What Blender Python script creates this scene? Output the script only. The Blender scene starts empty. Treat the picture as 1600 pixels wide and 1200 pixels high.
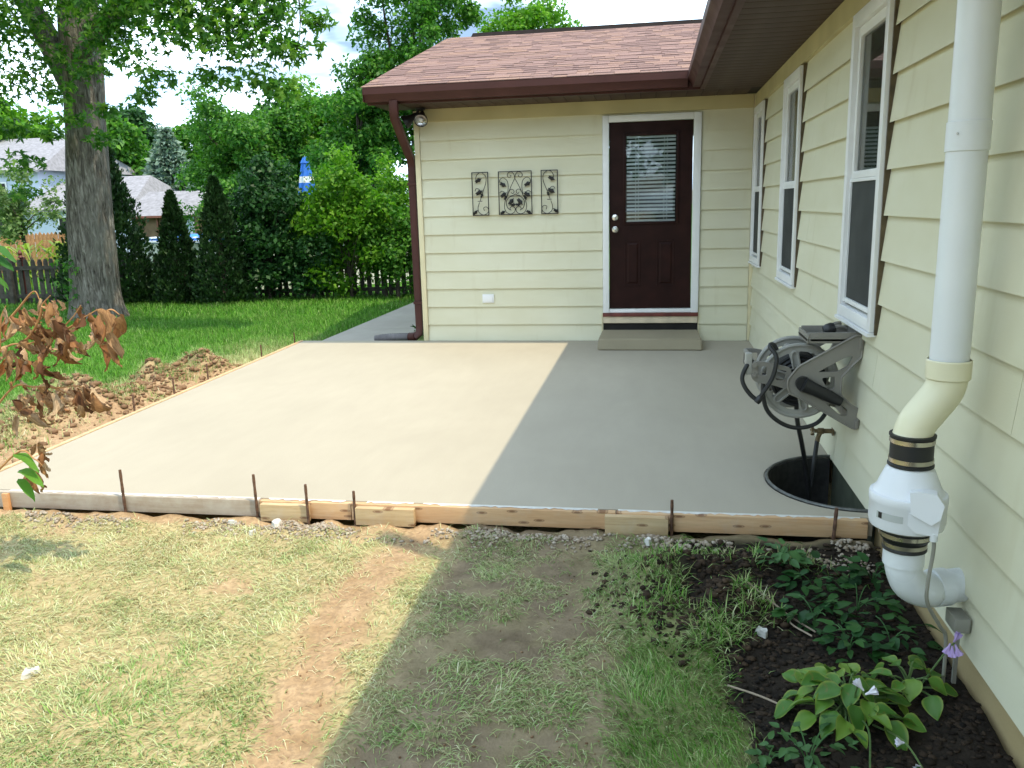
import bpy, bmesh, math, random
import numpy as np
from mathutils import Vector, Matrix, Quaternion

# ------------------------------------------------------------------ scene, camera, sky, sun
S = bpy.context.scene
COL = S.collection
random.seed(7); RNG = np.random.default_rng(7)
R = math.radians

def look(yaw, pit, rol):
    cy, sy, cp, sp = math.cos(yaw), math.sin(yaw), math.cos(pit), math.sin(pit)
    f = Vector((-sy*cp, cy*cp, -sp)); r = Vector((cy, sy, 0)); u = r.cross(f)
    c, s = math.cos(rol), math.sin(rol)
    r2, u2 = r*c+u*s, u*c-r*s
    return Matrix((r2, u2, -f)).transposed()
cam_d = bpy.data.cameras.new('camera'); cam = bpy.data.objects.new('camera', cam_d); COL.objects.link(cam)
cam.matrix_world = Matrix.Translation((-1.043, -9.236, 1.4925)) @ look(.1693, .2102, -.0271).to_4x4()
cam_d.sensor_width = 36; cam_d.lens = 29.275; cam_d.clip_start = .02; cam_d.clip_end = 2000
S.camera = cam
S.render.resolution_x, S.render.resolution_y = 1024, 768

SUN = Vector((.457, -.21, 1.0)).normalized()          # direction towards the sun
sd = bpy.data.lights.new('sun', 'SUN'); sd.energy = 3.3; sd.angle = R(.55); sd.color = (1.0, .87, .63)
so = bpy.data.objects.new('sun', sd); COL.objects.link(so)
so.rotation_euler = (-SUN).to_track_quat('-Z', 'Y').to_euler(); so.location = (4, -4, 12)

W = bpy.data.worlds.new('World'); S.world = W; W.use_nodes = True
nt = W.node_tree; nt.nodes.clear()
def wn(t, **k):
    n = nt.nodes.new(t)
    for a, b in k.items(): setattr(n, a, b)
    return n
sky = wn('ShaderNodeTexSky', sky_type='NISHITA', sun_disc=False)
sky.sun_elevation = math.asin(SUN.z); sky.sun_rotation = math.atan2(SUN.x, SUN.y); sky.altitude = 200
sky.air_density = 1.0; sky.dust_density = 1.6; sky.ozone_density = 1.5
tc = wn('ShaderNodeTexCoord'); sep = wn('ShaderNodeSeparateXYZ')
nt.links.new(tc.outputs['Generated'], sep.inputs[0])
ad = wn('ShaderNodeMath', operation='ADD'); ad.inputs[1].default_value = .28; nt.links.new(sep.outputs[2], ad.inputs[0])
mx = wn('ShaderNodeMath', operation='MAXIMUM'); mx.inputs[1].default_value = .05; nt.links.new(ad.outputs[0], mx.inputs[0])
dv = wn('ShaderNodeVectorMath', operation='DIVIDE'); nt.links.new(tc.outputs['Generated'], dv.inputs[0])
cb = wn('ShaderNodeCombineXYZ')
for i in range(3): nt.links.new(mx.outputs[0], cb.inputs[i])
nt.links.new(cb.outputs[0], dv.inputs[1])
mp = wn('ShaderNodeMapping'); mp.inputs['Location'].default_value = (3.1, 1.35, 0); mp.inputs['Scale'].default_value = (1.0, 1.5, .2)
nt.links.new(dv.outputs[0], mp.inputs[0])
no = wn('ShaderNodeTexNoise'); no.inputs['Scale'].default_value = 1.25; no.inputs['Detail'].default_value = 5; no.inputs['Roughness'].default_value = .56
no.inputs['Distortion'].default_value = .25; nt.links.new(mp.outputs[0], no.inputs[0])
cr = wn('ShaderNodeValToRGB'); cr.color_ramp.elements[0].position = .385; cr.color_ramp.elements[1].position = .53
nt.links.new(no.outputs[0], cr.inputs[0])
no2 = wn('ShaderNodeTexNoise'); no2.inputs['Scale'].default_value = 2.6; no2.inputs['Detail'].default_value = 3; nt.links.new(mp.outputs[0], no2.inputs[0])
cc = wn('ShaderNodeValToRGB'); cc.color_ramp.elements[0].position = .35; cc.color_ramp.elements[1].position = .62
cc.color_ramp.elements[0].color = (6.0, 8.4, 11.2, 1); cc.color_ramp.elements[1].color = (16.6, 19.8, 21.6, 1)
nt.links.new(no2.outputs[0], cc.inputs[0])
mixw = wn('ShaderNodeMixRGB'); nt.links.new(cr.outputs[0], mixw.inputs[0]); nt.links.new(sky.outputs[0], mixw.inputs[1]); nt.links.new(cc.outputs[0], mixw.inputs[2])
bg = wn('ShaderNodeBackground'); bg.inputs[1].default_value = .15
nt.links.new(mixw.outputs[0], bg.inputs[0])
wo = wn('ShaderNodeOutputWorld'); nt.links.new(bg.outputs[0], wo.inputs[0])

V = S.view_settings; V.view_transform = 'Standard'; V.look = 'None'; V.gamma = 1; V.exposure = 0.46
S.render.engine = 'CYCLES'
S.cycles.max_bounces = 6; S.cycles.diffuse_bounces = 3; S.cycles.glossy_bounces = 3; S.cycles.transparent_max_bounces = 8; S.cycles.transmission_bounces = 3
S.cycles.caustics_reflective = False; S.cycles.caustics_refractive = False

# ------------------------------------------------------------------ material helpers
def lin(r, g, b):
    return tuple(((c/255)/12.92 if c/255 <= .04045 else ((c/255+.055)/1.055)**2.4) for c in (r, g, b))
class NT:
    def __init__(s, name):
        s.m = bpy.data.materials.new(name); s.m.use_nodes = True; s.t = s.m.node_tree; s.t.nodes.clear()
        s.o = s.t.nodes.new('ShaderNodeOutputMaterial')
    def n(s, typ, **k):
        n = s.t.nodes.new('ShaderNode'+typ)
        for a, b in k.items(): setattr(n, a, b)
        return n
    def l(s, a, b): s.t.links.new(a, b)
    def val(s, sock, v):
        if hasattr(v, 'is_output'): s.l(v, sock)
        elif isinstance(v, (tuple, list)) and len(v) == 3 and sock.type == 'RGBA': sock.default_value = (*v, 1)
        else: sock.default_value = v
    def coord(s, scale=(1, 1, 1), out='Object', loc=(0, 0, 0), rot=(0, 0, 0)):
        c = s.n('TexCoord'); m = s.n('Mapping'); m.inputs['Scale'].default_value = scale; m.inputs['Location'].default_value = loc; m.inputs['Rotation'].default_value = rot
        s.l(c.outputs[out], m.inputs[0]); return m.outputs[0]
    def pos(s, scale=(1, 1, 1), loc=(0, 0, 0)):
        c = s.n('NewGeometry'); m = s.n('Mapping'); m.inputs['Scale'].default_value = scale; m.inputs['Location'].default_value = loc
        s.l(c.outputs['Position'], m.inputs[0]); return m.outputs[0]
    def noise(s, vec, scale=5, detail=4, rough=.55, dist=0):
        n = s.n('TexNoise'); n.inputs['Scale'].default_value = scale; n.inputs['Detail'].default_value = detail
        n.inputs['Roughness'].default_value = rough; n.inputs['Distortion'].default_value = dist
        if vec: s.l(vec, n.inputs[0])
        return n.outputs[0]
    def ramp(s, f, *st):
        r = s.n('ValToRGB'); e = r.color_ramp.elements
        while len(e) < len(st): e.new(.5)
        for i, (p, c) in enumerate(st):
            e[i].position = p; e[i].color = (*c, 1) if isinstance(c, (tuple, list)) else (c, c, c, 1)
        s.l(f, r.inputs[0]); return r.outputs[0]
    def mix(s, f, a, b, mode='MIX'):
        m = s.n('MixRGB', blend_type=mode); s.val(m.inputs[0], f); s.val(m.inputs[1], a); s.val(m.inputs[2], b); return m.outputs[0]
    def math(s, op, a, b=0, clamp=False):
        m = s.n('Math', operation=op, use_clamp=clamp); s.val(m.inputs[0], a); s.val(m.inputs[1], b); return m.outputs[0]
    def bump(s, h, strength=.3, dist=.01):
        b = s.n('Bump'); b.inputs['Strength'].default_value = strength; b.inputs['Distance'].default_value = dist; s.l(h, b.inputs['Height']); return b.outputs[0]
    def prin(s, col, rough=.5, spec=.5, metal=0, normal=None, sub=None, **k):
        p = s.n('BsdfPrincipled'); s.val(p.inputs['Base Color'], col); s.val(p.inputs['Roughness'], rough)
        p.inputs['Specular IOR Level'].default_value = spec; p.inputs['Metallic'].default_value = metal
        if normal: s.l(normal, p.inputs['Normal'])
        for a, b in k.items(): p.inputs[a].default_value = b
        return p.outputs[0]
    def out(s, sh): s.l(sh, s.o.inputs[0]); return s.m
    def attr(s, name):
        a = s.n('Attribute'); a.attribute_name = name; return a.outputs['Fac']
    def rnd(s):
        g = s.n('NewGeometry'); o = s.n('ObjectInfo')
        return s.math('FRACT', s.math('ADD', g.outputs['Random Per Island'], o.outputs['Random']))
def simple(name, col, rough=.5, spec=.5, metal=0, var=.12, scale=6, bumps=.0, bscale=60):
    s = NT(name); v = s.coord()
    f = s.noise(v, scale, 2)
    c = s.mix(s.ramp(f, (.3, 0.), (.7, 1.)), tuple(x*(1-var) for x in col), tuple(min(1, x*(1+var)) for x in col))
    nrm = s.bump(s.noise(v, bscale, 2), bumps, .004) if bumps else None
    rg = s.ramp(f, (.3, min(1, rough+.06)), (.7, max(0, rough-.06)))
    return s.out(s.prin(c, rg, spec, metal, nrm))
M = {}

# ------------------------------------------------------------------ mesh helpers
class MB:
    def __init__(s): s.v = []; s.f = []; s.mi = []; s.cur = 0
    def add(s, vs, fs):
        o = len(s.v); s.v += [tuple(p) for p in vs]; s.f += [tuple(i+o for i in f) for f in fs]; s.mi += [s.cur]*len(fs); return s
    def hexa(s, p):
        return s.add(p, [(0, 3, 2, 1), (4, 5, 6, 7), (0, 1, 5, 4), (1, 2, 6, 5), (2, 3, 7, 6), (3, 0, 4, 7)])
    def box(s, a, b, c=0.0, mat=None):
        x0, y0, z0 = (min(a[i], b[i]) for i in range(3)); x1, y1, z1 = (max(a[i], b[i]) for i in range(3))
        if c <= 0:
            p = [(x0, y0, z0), (x1, y0, z0), (x1, y1, z0), (x0, y1, z0), (x0, y0, z1), (x1, y0, z1), (x1, y1, z1), (x0, y1, z1)]
            if mat: p = [mat @ Vector(q) for q in p]
            return s.hexa(p)
        bm = bmesh.new(); bmesh.ops.create_cube(bm, size=1)
        for v in bm.verts: v.co = Vector(((x0+x1)/2+v.co.x*(x1-x0), (y0+y1)/2+v.co.y*(y1-y0), (z0+z1)/2+v.co.z*(z1-z0)))
        bmesh.ops.bevel(bm, geom=bm.edges[:], offset=c, segments=2, profile=.6, affect='EDGES')
        bm.verts.index_update()
        s.add([mat @ v.co if mat else v.co for v in bm.verts], [tuple(v.index for v in f.verts) for f in bm.faces]); bm.free(); return s
    def tube(s, pts, r, n=8, cap=True, closed=False):
        pts = [Vector(p) for p in pts]; k = len(pts); rr = r if isinstance(r, (list, tuple)) else [r]*k
        tan = []
        for i in range(k):
            a = pts[(i-1) % k] if (closed or i > 0) else pts[i]; b = pts[(i+1) % k] if (closed or i < k-1) else pts[i]
            t = (b-a); tan.append(t.normalized() if t.length > 1e-9 else Vector((0, 0, 1)))
        ref = Vector((0, 0, 1)) if abs(tan[0].z) < .9 else Vector((1, 0, 0))
        nrm = tan[0].cross(ref).normalized(); vs = []; fs = []
        for i in range(k):
            nrm = (nrm - tan[i]*nrm.dot(tan[i])); nrm = nrm.normalized() if nrm.length > 1e-6 else tan[i].orthogonal().normalized()
            bn = tan[i].cross(nrm)
            for j in range(n):
                a = 2*math.pi*j/n; vs.append(pts[i]+(nrm*math.cos(a)+bn*math.sin(a))*rr[i])
        m = k if closed else k-1
        for i in range(m):
            for j in range(n):
                a = i*n+j; b = i*n+(j+1) % n; c = ((i+1) % k)*n+(j+1) % n; d = ((i+1) % k)*n+j
                fs.append((a, b, c, d))
        if cap and not closed: fs.append(tuple(range(n-1, -1, -1))); fs.append(tuple((k-1)*n+j for j in range(n)))
        return s.add(vs, fs)
    def lathe(s, prof, n=24, mat=None, cap=True):     # prof: (r, z) pairs round the z axis
        vs = []; fs = []
        for r, z in prof:
            for j in range(n): a = 2*math.pi*j/n; vs.append(Vector((r*math.cos(a), r*math.sin(a), z)))
        for i in range(len(prof)-1):
            for j in range(n): fs.append((i*n+j, i*n+(j+1) % n, (i+1)*n+(j+1) % n, (i+1)*n+j))
        if cap: fs.append(tuple(range(n-1, -1, -1))); fs.append(tuple((len(prof)-1)*n+j for j in range(n)))
        if mat: vs = [mat @ v for v in vs]
        return s.add(vs, fs)
    def prism(s, poly, d0, d1, fn):                    # poly 2-D, fn(u, v, d) -> point
        n = len(poly); vs = [fn(u, v, d0) for u, v in poly]+[fn(u, v, d1) for u, v in poly]
        return s.add(vs, [tuple(range(n)), tuple(range(2*n-1, n-1, -1))]+[(i, i+n, (i+1) % n+n, (i+1) % n) for i in range(n)])
    def mesh(s, name, mats, smooth=True, ang=.65):
        me = bpy.data.meshes.new(name); me.from_pydata(s.v, [], s.f); me.validate(verbose=False)
        if not isinstance(mats, (list, tuple)): mats = [mats]
        for m in mats: me.materials.append(m)
        if len(mats) > 1 and len(s.mi) == len(me.polygons): me.polygons.foreach_set('material_index', s.mi)
        bm = bmesh.new(); bm.from_mesh(me); bmesh.ops.recalc_face_normals(bm, faces=bm.faces); bm.to_mesh(me); bm.free()
        if smooth:
            me.polygons.foreach_set('use_smooth', [True]*len(me.polygons)); me.set_sharp_from_angle(angle=ang)
        return me
    def build(s, name, mats, parent=None, smooth=True, ang=.65, **k):
        return link(name, s.mesh(name, mats, smooth, ang), parent, **k)
def link(name, me, parent=None, loc=None, rot=None, scale=None):
    o = bpy.data.objects.new(name, me); COL.objects.link(o)
    if parent: o.parent = parent
    if loc is not None: o.location = loc
    if rot is not None: o.rotation_euler = rot
    if scale is not None: o.scale = scale
    return o
def tag(o, label=None, cat=None, group=None, kind=None):
    if label: o['label'] = label
    if cat: o['category'] = cat
    if group: o['group'] = group
    if kind: o['kind'] = kind
    return o
def empty(name, loc, label=None, cat=None, group=None):
    o = bpy.data.objects.new(name, None); COL.objects.link(o); o.location = loc; o.empty_display_size = .1
    return tag(o, label, cat, group)
def under(o, root):                                     # parent keeping world place (root has only a location)
    o.parent = root; o.matrix_parent_inverse = Matrix.Translation(-Vector(root.location)); return o
def npmesh(name, verts, faces_idx, nper, mats, smooth=False, attrs=None):
    """fast mesh from numpy arrays: faces all with nper corners"""
    me = bpy.data.meshes.new(name); nv = len(verts); nf = len(faces_idx)
    me.vertices.add(nv); me.vertices.foreach_set('co', np.ascontiguousarray(verts, dtype=np.float32).ravel())
    me.loops.add(nf*nper); me.loops.foreach_set('vertex_index', np.ascontiguousarray(faces_idx, dtype=np.int32).ravel())
    me.polygons.add(nf); me.polygons.foreach_set('loop_start', np.arange(0, nf*nper, nper, dtype=np.int32))
    me.update(calc_edges=True)
    for m in (mats if isinstance(mats, (list, tuple)) else [mats]): me.materials.append(m)
    if attrs:
        for k, a in attrs.items():
            at = me.attributes.new(k, 'FLOAT', 'POINT'); at.data.foreach_set('value', np.ascontiguousarray(a, dtype=np.float32))
    if smooth: me.polygons.foreach_set('use_smooth', [True]*nf)
    return me
def bez(p0, p1, p2, p3, n=12):
    p0, p1, p2, p3 = map(Vector, (p0, p1, p2, p3)); o = []
    for i in range(n+1):
        t = i/n; o.append(p0*(1-t)**3+p1*3*t*(1-t)**2+p2*3*t*t*(1-t)+p3*t**3)
    return o
def crom(pts, n=6):
    P = [Vector(p) for p in pts]; P = [P[0]*2-P[1]]+P+[P[-1]*2-P[-2]]; o = []
    for i in range(1, len(P)-2):
        for k in range(n):
            t = k/n; a, b, c, d = P[i-1], P[i], P[i+1], P[i+2]
            o.append(.5*((2*b)+(c-a)*t+(2*a-5*b+4*c-d)*t*t+(3*b-a-3*c+d)*t**3))
    o.append(P[-2]); return o

# ------------------------------------------------------------------ materials
def m_siding():
    s = NT('painted_lap_siding')
    a = s.noise(s.pos((1, 1, 2.2)), 1.3, 3, .6); b = s.noise(s.pos((5, 5, .9)), 1.5, 3, .6)
    c = s.mix(s.ramp(a, (.3, 0.), (.72, 1.)), (.645, .610, .440), (.70, .675, .520))
    c = s.mix(s.ramp(b, (.60, 0.), (.82, .35)), c, (.50, .43, .26))
    c = s.mix(s.math('MULTIPLY', s.rnd(), .16), c, (.56, .56, .40))
    h = s.noise(s.pos((1, 1, 9)), 22, 2, .7)
    return s.out(s.prin(c, .62, .35, 0, s.bump(h, .10, .004)))
M['siding'] = m_siding()
M['trimcream'] = simple('cream_trim', (.70, .62, .40), .55, var=.1, scale=3)
M['frieze'] = simple('cream_frieze', (.52, .45, .24), .6, var=.12, scale=2)
M['white'] = simple('white_vinyl', (.80, .80, .80), .4, var=.04, scale=4)
M['brown'] = simple('brown_aluminium', (.060, .019, .0155), .5, spec=.3, var=.15, scale=4)
M['soffit'] = simple('brown_soffit', (.060, .034, .025), .6, spec=.3, var=.18, scale=3)
M['soffitgap'] = simple('dark_groove', (.012, .009, .008), .8)
M['darkstrip'] = simple('brown_gap_strip', (.085, .060, .030), .6, var=.4, scale=12)
M['doorp'] = simple('door_brown_paint', (.020, .0060, .0048), .5, spec=.14, var=.25, scale=5, bumps=.06, bscale=90)
M['maroon'] = simple('maroon_wood', (.13, .028, .02), .55, var=.3, scale=9)
M['creamwood'] = simple('cream_wood', (.66, .55, .40), .6, var=.12, scale=9)
M['black'] = simple('black_plastic', (.014, .014, .015), .42, var=.3, scale=10)
M['iron'] = simple('black_wrought_iron', (.012, .011, .011), .5, var=.3, scale=20)
M['steel'] = simple('zinc_steel', (.62, .60, .56), .3, metal=1, var=.15, scale=14)
M['brass'] = simple('weathered_brass', (.20, .15, .085), .5, metal=.7, var=.35, scale=30)
M['nickel'] = simple('satin_nickel', (.62, .6, .58), .28, metal=1)
M['pvc'] = simple('white_pvc', (.74, .76, .78), .33, var=.04, scale=3)
M['pvcyellow'] = simple('yellowed_pvc', (.76, .72, .52), .38, var=.08, scale=5)
M['fan'] = simple('white_fan_housing', (.76, .77, .80), .32, var=.03, scale=3)
M['rubber'] = simple('black_rubber', (.014, .014, .015), .5, var=.2)
M['clamp'] = simple('clamp_steel', (.50, .47, .40), .28, metal=1, var=.15, scale=20)
M['reel'] = simple('taupe_plastic', (.215, .20, .175), .5, var=.08, scale=9)
M['reeldisc'] = simple('pale_taupe_plastic', (.33, .32, .29), .5, var=.08, scale=9)
M['cable'] = simple('grey_cable', (.26, .25, .21), .5)
M['labelgrey'] = simple('grey_label', (.45, .47, .46), .5, var=.05)
def m_glass():
    s = NT('window_glass'); fr = s.n('Fresnel'); fr.inputs[0].default_value = 1.5
    t = s.n('BsdfTransparent'); t.inputs[0].default_value = (.86, .9, .9, 1); g = s.n('BsdfGlossy'); g.inputs['Roughness'].default_value = .015
    m = s.n('MixShader'); s.l(s.math('MULTIPLY', fr.outputs[0], .9, True), m.inputs[0]); s.l(t.outputs[0], m.inputs[1]); s.l(g.outputs[0], m.inputs[2]); return s.out(m.outputs[0])
M['glass'] = m_glass()
M['room'] = simple('dark_room', (.018, .026, .022), .8, var=.5, scale=2)
M['screen'] = simple('insect_screen', (.020, .024, .024), .7, var=.25, scale=3, bumps=.3, bscale=300)
M['blind'] = simple('white_blind', (.90, .91, .93), .5, var=.08)
def m_concrete(name, c0, c1, fine=.10):
    s = NT(name); v = s.pos()
    a = s.noise(v, .9, 3, .6); b = s.noise(s.pos((1, .25, 1)), 9, 2, .65); d = s.noise(v, 120, 1, .6)
    c = s.mix(s.ramp(a, (.3, 0.), (.7, 1.)), c0, c1); c = s.mix(s.ramp(s.noise(s.pos((.8, .35, 1)), 2.4, 3, .6, 1.2), (.45, 0.), (.75, .22)), c, tuple(x*.86 for x in c0))
    c = s.mix(s.ramp(b, (.35, .0), (.75, .16)), c, tuple(x*.82 for x in c0))
    c = s.mix(s.ramp(d, (.3, fine), (.6, 0.)), c, tuple(x*.7 for x in c0))
    h = s.mix(.4, s.noise(s.pos((1, .12, 1)), 38, 2, .7), d)
    return s.out(s.prin(c, s.ramp(a, (.3, .78), (.7, .92)), .10, 0, s.bump(h, .22, .004)))
M['concrete'] = m_concrete('fresh_concrete', (.385, .345, .278), (.418, .376, .306))
M['stepcon'] = m_concrete('damp_step_concrete', (.31, .27, .19), (.37, .32, .23))
M['pathcon'] = m_concrete('old_path_concrete', (.33, .30, .27), (.42, .39, .35))
M['found'] = m_concrete('painted_foundation', (.46, .34, .16), (.58, .46, .26))
def m_wood(name, c0, c1, knot=True, grey=0.):
    s = NT(name); oi = s.n('ObjectInfo')
    sh = s.n('VectorMath', operation='ADD'); s.l(s.coord((1, 6, 14)), sh.inputs[0])
    k3 = s.n('CombineXYZ'); s.l(s.math('MULTIPLY', oi.outputs['Random'], 37.), k3.inputs[0]); s.l(s.math('MULTIPLY', oi.outputs['Random'], 19.), k3.inputs[1]); s.l(k3.outputs[0], sh.inputs[1])
    v = sh.outputs[0]
    w = s.noise(v, 2.2, 5, .6, .8); g = s.noise(v, 9, 4, .7)
    c = s.mix(s.ramp(w, (.32, 0.), (.68, 1.)), c0, c1)
    c = s.mix(s.ramp(g, (.4, 0.), (.8, .35)), c, tuple(x*.6 for x in c0))
    if knot:
        vo = s.n('TexVoronoi', feature='F1', voronoi_dimensions='2D'); vo.inputs['Scale'].default_value = 1.0; vo.inputs['Randomness'].default_value = .9
        sx = s.n('SeparateXYZ'); s.l(s.coord((4.2, 1, 14)), sx.inputs[0]); cx = s.n('CombineXYZ'); s.l(s.math('ADD', sx.outputs[0], s.math('MULTIPLY', oi.outputs['Random'], 37.)), cx.inputs[0]); s.l(s.math('ADD', sx.outputs[2], s.math('MULTIPLY', oi.outputs['Random'], 11.)), cx.inputs[1]); s.l(cx.outputs[0], vo.inputs['Vector'])
        c = s.mix(s.ramp(vo.outputs['Distance'], (.05, .85), (.085, .3), (.10, .7), (.13, 0.)), c, (.17, .075, .035))
    sl = s.noise(s.coord((1, 1, 1)), 7, 6, .7)
    c = s.mix(s.ramp(sl, (.52-.1*grey, 0.), (.72, .25+.4*grey)), c, (.50, .47, .42))
    return s.out(s.prin(c, .75, .3, 0, s.bump(g, .25, .003)))
M['pine'] = m_wood('new_pine', (.56, .33, .17), (.66, .45, .27))
M['pineold'] = m_wood('weathered_pine', (.34, .27, .21), (.42, .36, .29), False, 1.)
M['pineblock'] = m_wood('pine_offcut', (.48, .33, .18), (.60, .46, .28))
M['stake'] = m_wood('orange_stake', (.55, .26, .10), (.62, .33, .15), False)
M['rebar'] = simple('rusty_rebar', (.12, .062, .038), .8, var=.5, scale=40, bumps=.6, bscale=160)
M['slurry'] = simple('cement_splash', (.62, .60, .56), .85, var=.1, scale=30, bumps=.5, bscale=80)
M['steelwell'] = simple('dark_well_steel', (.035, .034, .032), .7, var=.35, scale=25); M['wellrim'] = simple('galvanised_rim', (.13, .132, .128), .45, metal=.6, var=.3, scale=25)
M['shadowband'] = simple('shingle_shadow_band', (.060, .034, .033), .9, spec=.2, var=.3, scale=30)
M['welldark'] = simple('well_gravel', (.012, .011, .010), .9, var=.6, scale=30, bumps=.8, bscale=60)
def m_shingle():
    s = NT('brown_shingle'); r = s.rnd(); v = s.pos()
    c = s.ramp(r, (0., (.185, .115, .105)), (.3, (.245, .155, .14)), (.55, (.275, .175, .155)), (.8, (.32, .20, .155)), (1., (.215, .135, .125)))
    n = s.noise(v, 170, 2); c = s.mix(s.ramp(n, (.35, .5), (.65, 0.)), c, (.10, .05, .04))
    n2 = s.noise(v, 330, 2); c = s.mix(s.ramp(n2, (.62, 0.), (.75, .5)), c, (.55, .36, .27))
    return s.out(s.prin(c, .88, .25, 0, s.bump(n, .5, .004)))
M['shingle'] = m_shingle()
# ------------------------------------------------------------------ house
def part(root, name, mb, mats, smooth=True, ang=.65):
    return under(mb.build(name, mats, None, smooth, ang), root)
def sub(p, name, mb, mats, smooth=True, ang=.65):
    return mb.build(name, mats, p, smooth, ang)
house = empty('house', (0, -3, 0), 'cream lap sided house with brown gutters and a projecting wing', 'house')
CZ = [2.4197-.2032*k for k in range(0, 12)]+[0.0]        # lower edges of the siding courses
def lap(parent, plane_fn, a0, a1, z0, z1, cuts=()):
    """lap boards of one course length; cuts = (b0, b1, zc): window openings whose sill zc may notch the course"""
    top = z1+.010
    def out(z): return .024-.021*(z-z0)/(top-z0)
    def piece(mb, p0, p1, q0, q1):
        u0 = .016 if q0 == z0 else 0
        mb.hexa([plane_fn(p0, 0, q0+u0), plane_fn(p1, 0, q0+u0), plane_fn(p1, out(q0), q0), plane_fn(p0, out(q0), q0),
                 plane_fn(p0, 0, q1), plane_fn(p1, 0, q1), plane_fn(p1, out(q1), q1), plane_fn(p0, out(q1), q1)])
    bs = sorted([a0, a1]+[min(max(b, a0), a1) for c in cuts for b in c[:2]]); runs = [[]]
    for p0, p1 in zip(bs[:-1], bs[1:]):
        if p1-p0 < .004: continue
        cut = [c[2] for c in cuts if c[0] <= (p0+p1)/2 <= c[1]]
        if not cut: runs[-1].append((p0, p1, top, cuts[0][2] if cuts and cuts[0][2] > z0+.01 else None))
        elif cut[0] > z0+.01: runs[-1].append((p0, p1, cut[0], None))
        else: runs.append([])
    for run in runs:
        if not run: continue
        mb = MB()
        for p0, p1, t, mid in run:
            if mid and len(run) > 1: piece(mb, p0, p1, z0, mid); piece(mb, p0, p1, mid, t)
            else: piece(mb, p0, p1, z0, t)
        me = mb.mesh('siding_board', M['siding'], False)
        if len(mb.v) > 8:
            bm = bmesh.new(); bm.from_mesh(me); bmesh.ops.remove_doubles(bm, verts=bm.verts, dist=1e-5); bm.to_mesh(me); bm.free()
        link('siding_board', me, parent)
back_fn = lambda a, o, z: Vector((a, .0205-o, z))
right_fn = lambda a, o, z: Vector((.0205-o, a, z))
# wing front wall with door opening, gable side wall
mb = MB(); DX0, DX1 = -1.575, -.548
mb.box((-3.60, .021, -.5), (DX0+.03, .20, 2.60)); mb.box((DX1-.03, .021, -.5), (.019, .20, 2.60)); mb.box((DX0+.03, .021, 2.37), (DX1-.03, .20, 2.60)); mb.box((DX0+.03, .03, -.5), (DX1-.03, .20, .30))
wingwall = part(house, 'wall', mb, M['siding'], False)
mb = MB(); mb.prism([(.205, -.5), (6.6, -.5), (6.6, 2.6), (3.3, 3.72), (.205, 2.6)], -3.60, -3.45, lambda u, v, d: Vector((d, u, v)))
part(house, 'gable_wall', mb, M['siding'], False)
for k in range(1, 13):
    z1, z0 = CZ[k-1], CZ[k]
    for a0, a1 in ((-3.578, DX0-.004), (DX1+.004, -.028)):
        if k == 12 and a1 < -1: a1 = -1.595
        lap(wingwall, back_fn, a0, a1, z0, z1)
# main wall
WIN = [(-5.12, -4.40), (-2.82, -2.04), (-.757, -.048)]; WZ0, WZ1 = .865, 2.405
mb = MB(); mb.box((.021, -11.5, -.005), (.20, .02, 2.60)); mainwall = part(house, 'wall', mb, M['siding'], False)
SEAMS = {8: [-3.41, -6.68], 9: [-5.13, -9.1], 12: [-.745, -4.38, -8.2], 11: [-2.1, -7.4], 10: [-3.9], 5: [-7.7], 4: [-3.3, -8.6], 3: [-6.0], 2: [-3.6, -7.9], 7: [-6.2], 6: [-3.2]}
for k in range(1, 13):
    z1, z0 = CZ[k-1]+.0026, CZ[k]+(.0026 if k < 12 else -.0006)
    cuts = [(a, b, WZ0) for a, b in WIN if z1 > WZ0+.02]
    ys = sorted([-11.5]+SEAMS.get(k, [])+[-.024])
    for a, b in zip(ys[:-1], ys[1:]):
        lap(mainwall, right_fn, a+.0016, b-.0016, z0, z1, cuts)
mb = MB(); mb.box((-3.588, -.012, 2.418), (-.03, .02, 2.551)); part(house, 'frieze_board', mb, M['frieze'])
mb = MB()
mb.box((-.012, -11.5, 2.421), (.02, -.024, 2.551)); part(house, 'frieze_board', mb, M['frieze'])
mb = MB(); mb.box((-3.637, -.016, 0.0), (-3.580, .06, 2.535), .004); part(house, 'corner_trim', mb, M['trimcream'])
mb = MB(); mb.box((-.024, -.020, 0.002), (.018, .018, 2.549), .003); part(house, 'corner_trim', mb, M['trimcream'])
mb = MB(); mb.box((-1.592, -.006, .022), (-1.578, .02, .30)); mb.box((-.546, -.006, .022), (-.532, .02, .30)); part(house, 'jamb_trim', mb, M['trimcream'])
mb = MB(); mb.box((.034, -11.5, -.9), (.19, .0, -.006)); part(house, 'foundation', mb, M['found'])
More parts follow.
